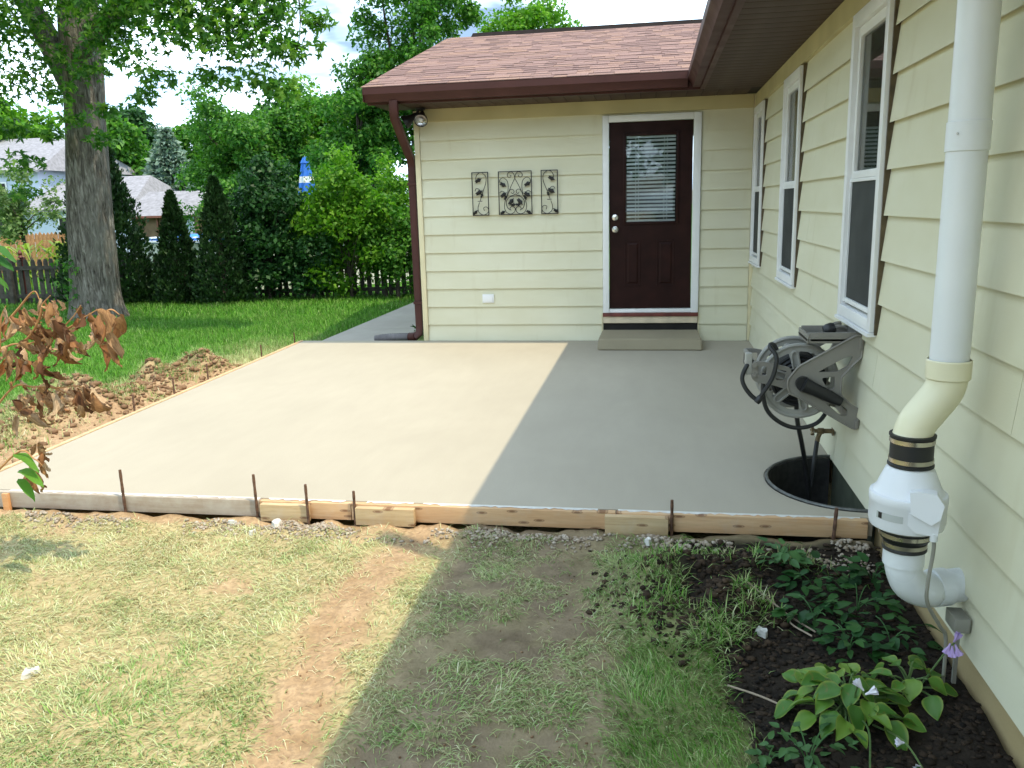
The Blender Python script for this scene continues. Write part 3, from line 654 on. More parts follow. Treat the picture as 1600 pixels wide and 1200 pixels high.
# floodlight
fl = empty('floodlight', (-3.52, -.10, 2.50), 'black twin head floodlight under the eave at the wing corner', 'floodlight')
t = MB(); t.lathe([(.001, 0), (.055, 0), (.055, .018), (.03, .03), (.001, .03)], 20, Matrix.Translation((-3.52, -.13, 2.551)) @ Matrix.Rotation(R(180), 4, 'X')); part(fl, 'base', t, M['black'])
prof = [(r*1.22, z*1.1) for r, z in [(.001, 0), (.020, 0), (.026, .02), (.030, .06), (.040, .085), (.058, .125), (.060, .150), (.056, .150), (.052, .126), (.03, .10), (.001, .095)]]
def head(org, d, nm):
    q = Vector(d).normalized().to_track_quat('Z', 'Y').to_matrix().to_4x4(); m = Matrix.Translation(org) @ q
    t = MB(); t.lathe(prof, 24, m, False); p = part(fl, 'lamp_head', t, M['black'])
    t = MB(); t.lathe([(.001, .119), (.024, .121), (.048, .134), (.0665, .157)], 24, m, False); sub(p, 'reflector', t, M['nickel'])
    t = MB(); t.lathe([(.001, .130), (.014, .134), (.022, .147), (.014, .160), (.001, .164)], 16, m); sub(p, 'bulb', t, M['white'])
head((-3.50, -.13, 2.500), (.10, -.80, -.55), 0); head((-3.56, -.13, 2.49), (-1, -.25, -.62), 1)
t = MB(); t.tube([(-3.50, -.13, 2.535), (-3.50, -.135, 2.50)], .014, 10); t.tube([(-3.54, -.13, 2.535), (-3.565, -.135, 2.49)], .014, 10); part(fl, 'arm', t, M['black'])
t = MB(); t.lathe([(.001, -.045), (.028, -.04), (.036, -.01), (.03, .03), (.02, .07), (.001, .075)], 16, Matrix.Translation((-3.535, -.135, 2.435))); part(fl, 'motion_sensor', t, M['black'])
# downspout drain extension
dr = empty('drain_hose', (-4.1, .09, -.03), 'grey corrugated drain hose at the foot of the brown downspout', 'drain hose')
path = crom([(-3.745, .03, .045), (-3.82, .06, .035), (-3.95, .085, .030), (-4.12, .10, .020), (-4.27, .10, .008)], 16); n = len(path)
t = MB(); t.tube(path[int(n*.28):], [.040+(.007 if i % 2 else -.002)-.010*max(0, (i-35)/12) for i in range(n-int(n*.28))], 14); part(dr, 'corrugated_hose', t, simple('grey_corrugated', (.20, .19, .20), .5))
t = MB(); t.tube(path[:int(n*.30)], .050, 12); part(dr, 'adapter', t, M['brown'])
# hose reel
hr = empty('hose_reel', (-.02, -4.66, .33), 'taupe wall mounted hose reel with black crank above the window well', 'hose reel')
fnY = lambda u, v, d: Vector((u, d, v))
H1 = rounded([(-.205, .622), (-.075, .700), (-.036, .706), (-.060, .652), (-.105, .626)], .012); H2 = rounded([(-.185, .592), (-.120, .602), (-.118, .538), (-.150, .528)], .012); H3 = rounded([(-.185, .486), (-.150, .500), (-.048, .428), (-.050, .396), (-.085, .398)], .012)
br = [(-.300, .652), (-.03, .812), (0.004, .812), (.004, .702), (-.030, .668), (-.088, .598), (-.088, .505), (-.034, .452), (.004, .432), (.004, .328), (-.02, .330), (-.312, .500)]+circ(-.262, .562, .088, 10, math.pi*1.22, math.pi*.86)
for d0, d1, nm in ((-4.872, -4.850, 0), (-4.412, -4.390, 1)):
    b_ = part(hr, 'bracket', plate(rounded(br, .012), [H1, H2, H3], d0, d1, fnY), M['reel'], True, .4)
    t = MB()
    for i in range(len(br)): pass
    rim = [fnY(u, v, d0-.001 if nm == 0 else d1+.001) for u, v in rounded(br, .012)]
    t.tube(rim, .006, 6, closed=True); sub(b_, 'edge_rib', t, M['reel'])
arm = rounded([(-.330, .640), (-.470, .672), (-.525, .672), (-.530, .585), (-.505, .562), (-.420, .548), (-.330, .520)], .02)
for d0 in (-4.846, -4.440):
    part(hr, 'guide_arm', plate(arm, [rounded([(-.495, .648), (-.452, .648), (-.452, .600), (-.495, .600)], .008), rounded([(-.415, .635), (-.352, .622), (-.362, .570), (-.405, .575)], .008)], d0, d0+.016, fnY), M['reel'], True, .4)
t = MB(); t.tube([(-.515, -4.86, .655), (-.515, -4.41, .655)], .013, 10); t.tube([(-.515, -4.86, .600), (-.515, -4.41, .600)], .010, 10); part(hr, 'guide_roller', t, M['reel'])
t = MB(); t.box((-.560, -4.845, .60), (-.525, -4.79, .715), .010); part(hr, 'guide_clip', t, M['reeldisc'])
DC = (-.272, .550); DRr = .192
for d0 in (-4.745, -4.505):
    holes = []
    for i in range(6):
        a = R(60*i+12); w = R(21)
        holes.append(rounded([(DC[0]+.075*math.cos(a-w*.7), DC[1]+.075*math.sin(a-w*.7)), (DC[0]+.160*math.cos(a-w), DC[1]+.160*math.sin(a-w)), (DC[0]+.163*math.cos(a), DC[1]+.163*math.sin(a)), (DC[0]+.160*math.cos(a+w), DC[1]+.160*math.sin(a+w)), (DC[0]+.075*math.cos(a+w*.7), DC[1]+.075*math.sin(a+w*.7))], .012))
    dk = part(hr, 'reel_disc', plate(circ(*DC, DRr, 40), holes, d0, d0+.012, fnY), M['reeldisc'], True, .4)
    t = MB(); t.tube([fnY(u, v, d0+.004) for u, v in circ(*DC, DRr, 40)], .012, 8, closed=True); sub(dk, 'rim', t, M['reeldisc'])
    for i in range(6):
        a = R(60*i+42); ca, sa = math.cos(a), math.sin(a); pw = .017
        pts = [(DC[0]+q*ca-s*pw*sa, DC[1]+q*sa+s*pw*ca) for q, s in ((.07, 1), (.12, 1), (.150, .8), (.160, 0), (.150, -.8), (.12, -1), (.07, -1))]
        t = MB(); t.tube(crom([fnY(u, v, d0-.004) for u, v in pts], 4), .0075, 6); sub(dk, 'spoke_rib', t, M['reeldisc'])
t = MB(); t.tube([(DC[0], -4.745, DC[1]), (DC[0], -4.49, DC[1])], .075, 24); part(hr, 'drum', t, M['reel'])
t = MB()
for lay in range(3):
    for j in range(9):
        y = -4.725+j*.0235; r0 = .088+lay*.022
        t.tube([(DC[0]+r0*math.cos(q), y+.004*math.sin(q), DC[1]+r0*math.sin(q)) for q in (2*math.pi*i/28 for i in range(28))], .0108, 6, closed=True)
tag(part(hr, 'wound_hose', t, M['rubber']), kind='stuff')
t = MB(); t.tube([(-.276, -4.875, .566), (-.276, -4.900, .566)], .038, 16); p0, p1 = Vector((-.276, -4.905, .566)), Vector((-.090, -4.905, .476))
t.tube([p0, p0.lerp(p1, .3), p0.lerp(p1, .7), p1], [.040, .033, .031, .024], 14); ck = part(hr, 'crank', t, M['black'])
t = MB(); t.tube([(-.092, -4.885, .478), (-.092, -4.79, .478)], [.016, .013], 10); sub(ck, 'handle', t, M['black'])
t = MB(); x0, x1, y0, y1, z0, z1 = -.262, -.002, -4.865, -4.600, .770, .828
t.box((x0, y0, z0+.012), (x1, y1, z0+.022)); t.box((x0, y0, z0), (x0+.012, y1, z1-.012), .004); t.box((x1-.012, y0, z0), (x1, y1, z1+.01), .004); t.box((x0+.012, y0, z0), (x1-.012, y0+.012, z1-.002), .004); t.box((x0+.012, y1-.012, z0), (x1-.012, y1, z1-.002), .004)
part(hr, 'tray', t, M['reel'])
for z0_, z1_ in ((.325, .372), (.735, .80)): t = MB(); t.box((-.012, -4.88, z0_), (.003, -4.385, z1_), .004); part(hr, 'wall_rail', t, M['reel'])
# hose leaving the reel and the leader hose
t = MB(); t.tube(crom([(-.38, -4.70, .70), (-.42, -4.80, .755), (-.442, -4.85, .752), (-.412, -4.885, .70), (-.428, -4.89, .60), (-.470, -4.885, .52), (-.500, -4.875, .478), (-.552, -4.865, .525), (-.575, -4.85, .585), (-.552, -4.84, .650), (-.52, -4.80, .665)], 6), .0115, 8); part(hr, 'hose', t, M['rubber'])
t = MB(); t.lathe([(.001, 0), (.016, 0), (.019, .012), (.017, .034), (.010, .044), (.001, .044)], 14, Matrix.Translation((-.503, -4.878, .462)) @ Matrix.Rotation(R(35), 4, 'Y')); part(hr, 'hose_end', t, M['black'])
t = MB(); t.tube(crom([(-.455, -4.79, .60), (-.462, -4.80, .50), (-.435, -4.80, .40), (-.36, -4.79, .330), (-.270, -4.78, .303), (-.175, -4.77, .330), (-.12, -4.74, .40), (-.12, -4.70, .45)], 7), .0115, 8); part(hr, 'hose', t, M['rubber'])
t = MB(); t.tube(crom([(-.262, -4.64, .40), (-.250, -4.62, .30), (-.215, -4.57, .17), (-.172, -4.47, .02), (-.150, -4.45, -.10), (-.13, -4.44, -.28)], 7), .0130, 8); part(hr, 'leader_hose', t, M['rubber'])
gn = empty('hose_nozzle', (-.13, -4.73, .792), 'black spray nozzle lying in the tray of the hose reel', 'nozzle')
t = MB(); t.lathe([(.001, -.03), (.024, -.028), (.031, -.01), (.031, .016), (.024, .03), (.001, .031)], 16, Matrix.Translation((-.135, -4.745, .826)) @ Matrix.Rotation(R(70), 4, 'Y')); part(gn, 'nozzle_head', t, M['black'])
t = MB(); t.tube(crom([(-.115, -4.74, .83), (-.08, -4.72, .835), (-.04, -4.70, .818)], 4), [.013, .013, .012, .011, .011, .011, .010, .010, .010], 8); part(gn, 'grip', t, M['reel'])
# spigot
sg = empty('spigot', (-.05, -4.322, .12), 'weathered brass garden spigot on the wall under the hose reel', 'spigot')
t = MB(); t.lathe([(.001, 0), (.028, 0), (.028, .006), (.014, .010), (.014, .05), (.018, .055), (.018, .085), (.012, .09), (.012, .105), (.001, .106)], 14, Matrix.Translation((.004, -4.322, .165)) @ Matrix.Rotation(R(-90), 4, 'Y')); t.tube([(-.065, -4.322, .165), (-.080, -4.33, .130), (-.085, -4.335, .105)], [.014, .013, .015], 10); part(sg, 'body', t, M['brass'])
t = MB()
for i in range(5): a = 2*math.pi*i/5; t.tube([(-.112, -4.322, .165), (-.112, -4.322+.026*math.cos(a), .165+.026*math.sin(a))], [.006, .010], 8)
part(sg, 'handle', t, M['brass'])
t = MB(); t.tube(crom([(-.086, -4.336, .108), (-.095, -4.36, .06), (-.110, -4.40, -.02), (-.125, -4.43, -.14)], 5), .0130, 8); part(sg, 'supply_hose', t, M['rubber'])
# radon vent
rv = empty('vent_pipe', (-.17, -6.49, .15), 'white PVC vent pipe with inline fan on the house wall', 'vent pipe')
px, py = -.125, -6.49
t = MB(); t.tube([(px, py, .93), (px, py, 2.2), (px, py, 4.72)], .0572, 28); pp = part(rv, 'pipe', t, M['pvc'])
t = MB(); t.lathe([(.0576, 0), (.0608, .002), (.0608, .085), (.0576, .087)], 28, Matrix.Translation((px, py, 1.615)), False)
sub(pp, 'coupling', t, M['pvc'])
t = MB(); t.lathe([(.001, 0), (.004, 0), (.003, .003), (.001, .003)], 8, Matrix.Translation((px-.045, py-.046, 1.665)) @ Matrix.Rotation(R(90), 4, 'X') @ Matrix.Rotation(R(-45), 4, 'Y')); sub(pp, 'screw', t, M['nickel'])
t = MB(); el = crom([(px, py, .985), (px, py, .93), (-.137, py, .885), (-.170, py, .835), (-.203, py, .785), (-.215, py, .745), (-.215, py, .70)], 6)
rr = [.0625 if (i < 4 or i > len(el)-7) else .0590 for i in range(len(el))]; t.tube(el, rr, 28); ep = part(rv, 'offset_bend', t, M['pvcyellow'])
t = MB(); t.lathe([(.0627, 0), (.066, .003), (.066, .058), (.0627, .062)], 28, Matrix.Translation((px, py, .928)), False); sub(ep, 'socket', t, M['pvcyellow'])
fx_, fy_ = -.215, -6.49; TF = Matrix.Translation((fx_, fy_, 0))
t = MB(); t.lathe([(.0630, .642), (.0700, .643), (.0700, .650), (.0655, .653), (.0655, .737), (.0700, .740), (.0700, .747), (.0600, .748)], 32, TF); cp = part(rv, 'rubber_coupling', t, M['rubber'])
for z in (.656, .720):
    t = MB(); t.lathe([(.0660, z), (.0680, z), (.0680, z+.014), (.0660, z+.014)], 32, TF, False); sub(cp, 'clamp', t, M['clamp'])
t = MB(); t.lathe([(.055, .644), (.066, .640), (.075, .628), (.098, .572), (.108, .556), (.116, .553), (.1185, .546), (.1185, .526), (.1165, .522), (.1165, .462), (.112, .442), (.098, .434), (.066, .430), (.055, .43)], 40, TF); fh = part(rv, 'fan_housing', t, M['fan'], True, .5)
t = MB(); t.lathe([(.0635, .355), (.069, .357), (.069, .366), (.066, .370), (.066, .385), (.080, .402), (.080, .424), (.083, .427), (.083, .434), (.06, .436)], 32, TF); cp = part(rv, 'rubber_coupling', t, M['rubber'])
for z, r in ((.370, .0685), (.406, .0825)):
    t = MB(); t.lathe([(r-.002, z), (r, z), (r, z+.013), (r-.002, z+.013)], 32, TF, False); sub(cp, 'clamp', t, M['clamp'])
# junction box and label on the fan
d = Vector((-.28, -.96, 0)).normalized(); sd_ = Vector((.96, -.28, 0)).normalized(); up = Vector((0, 0, 1)); c0 = Vector((fx_, fy_, 0))+d*.108+sd_*.050
t = MB(); q = [(-.046, .585), (-.020, .592), (.030, .588), (.052, .556), (.044, .512), (.020, .492), (-.040, .520)]
t.prism(q, -.03, .016, lambda u, v, dd: c0+sd_*u+up*v+d*(dd-.25*(v-.54)*.6)); 
t.prism([(-.046, .520), (.044, .512), (.040, .452), (-.022, .456), (-.046, .478)], -.03, .010, lambda u, v, dd: c0+sd_*u+up*v+d*dd); sub(fh, 'junction_box', t, M['fan'], True, .5)
t = MB(); n = 10
t.add([Vector((fx_, fy_, z))+(d*math.cos(a)-sd_*math.sin(a))*.1172 for z in (.480, .503) for a in [R(5+44*i/n) for i in range(n+1)]], [(i, i+1, n+2+i, n+1+i) for i in range(n)]); sub(fh, 'label', t, M['labelgrey'])
t = MB()
t.add([Vector((fx_, fy_, z))+(d*math.cos(a)-sd_*math.sin(a))*.1176 for z in (.482, .502) for a in [R(38+7*i/n) for i in range(n+1)]], [(i, i+1, n+2+i, n+1+i) for i in range(n)]); sub(fh, 'label_mark', t, M['black'])
t = MB(); el = crom([(fx_, fy_, .375), (fx_, fy_, .32), (fx_+.004, fy_, .280), (fx_+.030, fy_+.010, .225), (fx_+.085, fy_+.030, .195), (-.09, fy_+.065, .190), (.03, fy_+.11, .188)], 6); t.tube(el, .0572, 28); lw = part(rv, 'lower_elbow', t, M['pvc'])
t = MB(); t.lathe([(.0575, .300), (.064, .303), (.064, .362), (.0575, .365)], 28, TF, False); sub(lw, 'socket', t, M['pvc'])
dq = (Vector((.03, fy_+.11, .188))-Vector((-.09, fy_+.065, .190))).normalized()
mt = Matrix.Translation((-.100, fy_+.061, .190)) @ dq.to_track_quat('Z', 'Y').to_matrix().to_4x4(); t = MB(); t.lathe([(.0575, 0), (.064, .003), (.064, .052), (.0575, .055)], 28, mt, False); sub(lw, 'socket', t, M['pvc'])
t = MB(); cbp = crom([tuple(c0+sd_*.03+d*.0+up*.452), tuple(c0+sd_*.032+up*.40), tuple(c0+sd_*.024+up*.29), (-.165, -6.600, .215), (-.110, -6.565, .120), (-.080, -6.54, .06), (-.075, -6.535, -.14)], 7); t.tube(cbp, .0062, 8); part(rv, 'cable', t, M['cable'])
t = MB(); t.lathe([(.001, .0), (.012, .0), (.012, .025), (.008, .03), (.001, .03)], 12, Matrix.Translation(c0+sd_*.03+up*.435)); part(rv, 'cable_gland', t, M['pvc'])
t = MB(); t.box((-.050, -6.52, .075), (.0, -6.43, .125), .004); t.box((-.034, -6.50, -.12), (-.022, -6.488, .076)); part(rv, 'wall_box', t, M['cable'])
# ------------------------------------------------------------------ noise, ground
def vn(x, y, s, seed=0):
    g = np.random.default_rng(seed+1000).random((128, 128)); x = np.asarray(x)/s; y = np.asarray(y)/s
    xi, yi = np.floor(x).astype(int), np.floor(y).astype(int); fx, fy = x-xi, y-yi; fx = fx*fx*(3-2*fx); fy = fy*fy*(3-2*fy)
    a, b, c, d = g[xi % 128, yi % 128], g[(xi+1) % 128, yi % 128], g[xi % 128, (yi+1) % 128], g[(xi+1) % 128, (yi+1) % 128]
    return (a*(1-fx)+b*fx)*(1-fy)+(c*(1-fx)+d*fx)*fy
def fbm(x, y, s, seed=0, o=3): return sum(vn(x, y, s/2**i, seed+i)*.5**i for i in range(o))/sum(.5**i for i in range(o))
def sst(a, b, x): t = np.clip((x-a)/(b-a), 0, 1); return t*t*(3-2*t)
def lxy(y): return -5.112-.0355*y
MOUNDS = [(-5.60, -1.50, .27, .36, .30), (-5.72, -2.02, .25, .34, .28), (-5.62, -2.55, .13, .32, .28), (-5.68, -3.08, .20, .30, .26), (-6.10, -2.95, .24, .45, .34), (-6.0, -3.6, .15, .5, .34), (-5.9, -4.3, .09, .5, .4),
          (-.92, -5.83, .13, .26, .20), (-.70, -6.06, .10, .16, .15), (-.98, -6.08, .05, .2, .15), (-.58, -5.62, .06, .3, .12), (-.78, -6.3, .04, .15, .15)]
def bedmask(x, y):
    e = -.78+.10*(fbm(x, y, .35, 5)-.5)*2-.20*sst(-6.35, -6.0, y)
    return sst(e-.05, e+.05, x)*sst(-5.36, -5.44, y)
def height(x, y):
    h = -.125-.10*sst(3, 9, y)-.05*sst(-9, -14, x)+0*x
    h = h+.030*(fbm(x, y, .55, 1)-.5)+.018*(fbm(x, y, .11, 2)-.5)
    for mx_, my, a, rx, ry in MOUNDS:
        q = ((x-mx_)/rx)**2+((y-my)/ry)**2
        h = h+a*np.exp(-q*1.4)*(.55+.9*fbm(x, y, .13, 11))
    h = h+.022*bedmask(x, y)*(fbm(x, y, .09, 3)-.6)
    wb = sst(-5.52, -5.40, y)*(y < -5.28)*(x < 0); h = h*(1-wb)+wb*(-.094+.055*(fbm(x, y, .10, 9, 2)-.5))
    ins = (x > lxy(y)-.045) & (x < 8) & (y > -5.33) & (y < 0.02)
    ins2 = (x > -5.04) & (x < 8) & (y > -.02) & (y < 7.4)
    ins3 = (x > .015) & (x < 8) & (y > -12)
    h = np.where(ins | ins3, -.19, h); h = np.where(ins2, np.where(x < -4.0, -.20, np.where(x < -3.6, -.045+.02*(fbm(x, y, .2, 4)-.5), -.2)), h)
    w = ((x/WRx)**2+((y-WC)/WRy)**2 < 1.25) & (x < .1)
    return np.where(w, -.80, h)
def axis(f0, f1, st, lo, hi):
    a = list(np.arange(f0, f1+1e-6, st)); s = st; p = f1
    while p < hi: s *= 1.16; p += s; a.append(min(p, hi))
    s = st; p = f0; b = []
    while p > lo: s *= 1.16; p -= s; b.append(max(p, lo))
    return np.array(b[::-1]+a)
gx, gy = axis(-7.0, .30, .032, -400, 400), axis(-8.0, .6, .032, -150, 700)
X, Yg = np.meshgrid(gx, gy, indexing='ij'); nx, ny = X.shape
soil = np.clip(bedmask(X, Yg)*0, 0, 1)
def baremask(x, y):
    n = fbm(x, y, .42, 21); n2 = fbm(x, y, .16, 22, 2)
    c = -2.16+.10*np.sin(y*2.3)+.12*(fbm(x, y, .6, 23)-.5)
    track = sst(.22, .05, np.abs(x-c+.02)+.14*(n2-.5))*.95
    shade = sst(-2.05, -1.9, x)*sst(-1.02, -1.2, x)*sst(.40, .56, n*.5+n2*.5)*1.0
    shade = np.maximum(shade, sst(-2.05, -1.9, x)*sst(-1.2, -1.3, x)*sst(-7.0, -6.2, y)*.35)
    spots = sst(-2.2, -2.5, x)*sst(.66, .80, n*.6+n2*.4)*.8
    front = np.maximum.reduce([track, shade, spots, sst(-5.47, -5.40, y)*.9, sst(-5.85, -5.5, y)*sst(-2.7, -2.45, x)*.75*sst(.35, .5, n2)])
    lush = sst(-1.28, -1.12, x)*sst(-6.15, -6.35, y)
    front = np.clip(front-lush, 0, 1)*(y < -5.27)
    d = lxy(y)-x
    left = (sst(1.15, .45, d)*sst(.25, .45, n+.14)+sst(.18, .10, d)*.6)*(y > -5.27)*sst(-.6, -1.2, y)*(d > 0)
    return np.clip(np.maximum(front, left), 0, 1)
def drymask(x, y):
    n = fbm(x, y, .7, 31); n2 = fbm(x, y, .22, 32, 2)
    f = np.clip(.90-.30*sst(.52, .70, n)+.26*(n2-.5)*2, .3, 1)
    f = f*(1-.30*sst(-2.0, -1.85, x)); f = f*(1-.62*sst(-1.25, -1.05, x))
    d = np.maximum(lxy(y)-x, 0); b = np.clip(.75*sst(1.6, .4, d)*sst(2.0, -1.5, y)+.25*(n2-.55), 0, 1)+.30*sst(-1, -4, y)*sst(2.6, 1.0, d)
    return np.where(y < -5.27, f, np.clip(b, 0, 1))
hz = height(X, Yg)
verts = np.stack([X, Yg, hz], -1).reshape(-1, 3)
ii, jj = np.meshgrid(np.arange(nx-1), np.arange(ny-1), indexing='ij'); a_ = (ii*ny+jj).ravel()
faces = np.stack([a_, a_+ny, a_+ny+1, a_+1], 1)
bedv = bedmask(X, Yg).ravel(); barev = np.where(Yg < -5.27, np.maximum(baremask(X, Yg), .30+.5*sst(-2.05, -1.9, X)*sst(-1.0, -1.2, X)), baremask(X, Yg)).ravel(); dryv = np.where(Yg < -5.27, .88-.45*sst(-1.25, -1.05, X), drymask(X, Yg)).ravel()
def m_ground():
    s = NT('lawn_soil'); v = s.pos()
    n = s.noise(v, 7, 3, .65); n2 = s.noise(v, 45, 2, .7); n3 = s.noise(v, 2.2, 2)
    soilc = s.mix(s.ramp(n, (.3, 0.), (.7, 1.)), (.31, .195, .105), (.47, .325, .200)); soilc = s.mix(s.ramp(n2, (.35, .55), (.6, 0.)), soilc, (.20, .135, .085))
    soilc = s.mix(s.attr('shade_mud'), soilc, s.mix(s.ramp(n, (.3, 0.), (.7, 1.)), (.13, .098, .062), (.245, .19, .125)))  # muddy soil colour, darkened and dulled across the eave's shadow zone
    lawn = s.mix(s.ramp(n3, (.35, 0.), (.7, 1.)), (.035, .115, .008), (.060, .175, .014)); thatch = s.mix(s.ramp(n2, (.3, 0.), (.7, 1.)), (.30, .24, .12), (.50, .43, .24))
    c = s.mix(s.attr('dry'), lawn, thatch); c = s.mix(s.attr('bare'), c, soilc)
    mul = s.mix(s.ramp(n, (.3, 0.), (.72, 1.)), (.009, .0075, .006), (.036, .027, .020)); c = s.mix(s.attr('bed'), c, mul)
    return s.out(s.prin(c, .95, .15, 0, s.bump(s.mix(.5, n, n2), .6, .02)))
me = npmesh('ground', verts, faces, 4, m_ground(), True, {'bed': bedv, 'bare': barev, 'dry': dryv, 'shade_mud': (sst(-2.15, -1.85, X)*(Yg < -5.27)).ravel()}); tag(link('ground', me), kind='structure')
# ------------------------------------------------------------------ grass
def m_grass():
    s = NT('grass_blade'); r = s.rnd(); d = s.attr('dry')
    g = s.ramp(r, (0., (.034, .135, .009)), (.5, (.080, .255, .016)), (1., (.16, .37, .036))); st = s.ramp(r, (0., (.40, .33, .15)), (.4, (.62, .57, .33)), (.7, (.50, .58, .26)), (1., (.80, .76, .55)))
    c = s.mix(d, g, st); p = s.prin(c, .6, .25); t = s.n('BsdfTranslucent'); s.l(c, t.inputs[0]); m = s.n('MixShader'); m.inputs[0].default_value = .3; s.l(p, m.inputs[1]); s.l(t.outputs[0], m.inputs[2]); return s.out(m.outputs[0])
M['grass'] = m_grass()
def blades(pts, z, L, lean, az, wd, dry, name, label):
    n = len(pts); P0 = np.column_stack([pts, z]); dirh = np.column_stack([np.cos(az), np.sin(az), np.zeros(n)]); side = np.column_stack([-np.sin(az), np.cos(az), np.zeros(n)])
    vs = []
    for t, w in ((0, 1.), (.55, .8), (1., 0)):
        ang = lean*(.45+.75*t); c = P0+dirh*(L*t*np.sin(ang))[:, None]+np.array([0, 0, 1.])*(L*t*np.cos(ang))[:, None]
        if w: vs += [c-side*(wd*w/2)[:, None], c+side*(wd*w/2)[:, None]]
        else: vs += [c]
    Vv = np.stack(vs, 1).reshape(-1, 3); b = np.arange(n)*5
    F = np.stack([np.stack([b, b+1, b+3], 1), np.stack([b, b+3, b+2], 1), np.stack([b+2, b+3, b+4], 1)], 1).reshape(-1, 3)
    me = npmesh(name, Vv, F, 3, M['grass'], False, {'dry': np.repeat(dry, 5)}); return tag(link(name, me), label, kind='stuff')
def scatter(n, x0, x1, y0, y1, fn):
    p = np.column_stack([RNG.uniform(x0, x1, n), RNG.uniform(y0, y1, n)]); k = RNG.random(n) < fn(p[:, 0], p[:, 1]); return p[k]
def dfront(x, y):
    b = baremask(x, y); tuft = .12+.88*sst(.42, .56, fbm(x, y, .13, 41, 2)); d = (1-b)*(.25+.75*tuft)+.03
    d = np.where(x > -1.95, (d*.7+.55)*(.06+.94*sst(.43, .53, fbm(x, y, .17, 43, 2))), d); lush = sst(-1.24, -1.08, x)*sst(-6.2, -6.4, y); d = np.maximum(d, lush)
    return d*(1-bedmask(x, y)*.97)*sst(-5.36, -5.42, y)
p = scatter(210000, -6.2, -.70, -8.4, -5.36, dfront); n = len(p); lush = sst(-1.24, -1.08, p[:, 0])*sst(-6.2, -6.4, p[:, 1])
flow = fbm(p[:, 0], p[:, 1], .35, 51)*9+RNG.normal(0, .9, n); dr = np.clip(drymask(p[:, 0], p[:, 1])+RNG.normal(0, .22, n), 0, 1)
blades(p, height(p[:, 0], p[:, 1])-.004, RNG.uniform(.028, .075, n), np.clip(RNG.normal(1.30, .22, n)-lush*.45, .1, 1.52), flow, RNG.uniform(.0024, .0044, n), dr, 'dry_grass', 'flattened straw coloured grass in front of the patio')
def dleft(x, y):
    d = lxy(np.minimum(y, 0))-x; b = baremask(x, y); return (1-b*.93)*np.where(d > .06, 1, 0)*np.where(y > .05, np.where(x < -5.05, 1, 0), 1)*(.45+.55*sst(.35, .55, fbm(x, y, .3, 44, 2)))
for nm, nn, bx, Lr, wr, lb in (('lawn_grass', 75000, (-9.5, -5.0, -5.3, 3.2), (.05, .10), (.004, .008), 'green lawn grass beside the left edge of the patio'), ('lawn_grass', 70000, (-14.5, -4.9, -1.0, 7.6), (.06, .11), (.008, .014), 'green lawn grass in front of the picket fence')):
    p = scatter(nn, *bx, dleft)
    if nm == 'lawn_grass' and bx[0] < -10: p = p[(p[:, 1] > 3.2) | (p[:, 0] < -9.5)]
    n = len(p); dr = np.clip(drymask(p[:, 0], p[:, 1])+RNG.normal(0, .14, n), 0, 1)
    blades(p, height(p[:, 0], p[:, 1])-.006, RNG.uniform(*Lr, n), np.clip(RNG.normal(.6, .3, n), .05, 1.3), RNG.uniform(0, 6.28, n), RNG.uniform(*wr, n), dr, nm, lb)
# tufts on the sod mounds
pts = []
for mx_, my, a, rx, ry in MOUNDS:
    k = 1500 if mx_ < -3 else 650; q = np.column_stack([RNG.normal(mx_, rx*.5, k), RNG.normal(my, ry*.5, k)]); pts.append(q)
p = np.concatenate(pts); p = p[(fbm(p[:, 0], p[:, 1], .16, 61, 2) > .50) & ((p[:, 0] < lxy(p[:, 1])-.1) | (p[:, 1] < -5.42)) & (p[:, 0] < -.05)]; n = len(p)
blades(p, height(p[:, 0], p[:, 1])-.006, RNG.uniform(.04, .10, n), RNG.normal(.9, .35, n), RNG.uniform(0, 6.28, n), RNG.uniform(.003, .006, n), np.clip(RNG.normal(.35, .3, n), 0, 1), 'sod_tufts', 'loose grass tufts on the dug up sod mounds')
# ------------------------------------------------------------------ stones, clods, mulch
def rocks(name, pts, sizes, mat, label, flat=.7, sink=.3, obj=False):
    base = [(0, 0, 1), (.89, 0, .45), (.28, .85, .45), (-.72, .53, .45), (-.72, -.53, .45), (.28, -.85, .45), (.72, .53, -.45), (-.28, .85, -.45), (-.89, 0, -.45), (-.28, -.85, -.45), (.72, -.53, -.45), (0, 0, -1)]
    fc = [(0, 1, 2), (0, 2, 3), (0, 3, 4), (0, 4, 5), (0, 5, 1), (1, 6, 2), (2, 7, 3), (3, 8, 4), (4, 9, 5), (5, 10, 1), (6, 7, 2), (7, 8, 3), (8, 9, 4), (9, 10, 5), (10, 6, 1), (11, 7, 6), (11, 8, 7), (11, 9, 8), (11, 10, 9), (11, 6, 10)]
    B = np.array(base); n = len(pts); jit = 1+RNG.uniform(-.3, .3, (n, 12, 1)); th = RNG.uniform(0, 6.28, n); sc = RNG.uniform(.6, 1.4, (n, 1, 3))*np.array([1, 1, flat])
    Q = B[None]*jit*sc*sizes[:, None, None]; c, s_ = np.cos(th)[:, None], np.sin(th)[:, None]; Q = np.stack([Q[..., 0]*c-Q[..., 1]*s_, Q[..., 0]*s_+Q[..., 1]*c, Q[..., 2]], -1)
    z = height(pts[:, 0], pts[:, 1])+sizes*flat*(1-sink)*.6; Q += np.column_stack([pts, z])[:, None, :]
    F = (np.array(fc)[None]+(np.arange(n)*12)[:, None, None]).reshape(-1, 3); me = npmesh(name, Q.reshape(-1, 3), F, 3, mat, False); return tag(link(name, me), label, kind='stuff')
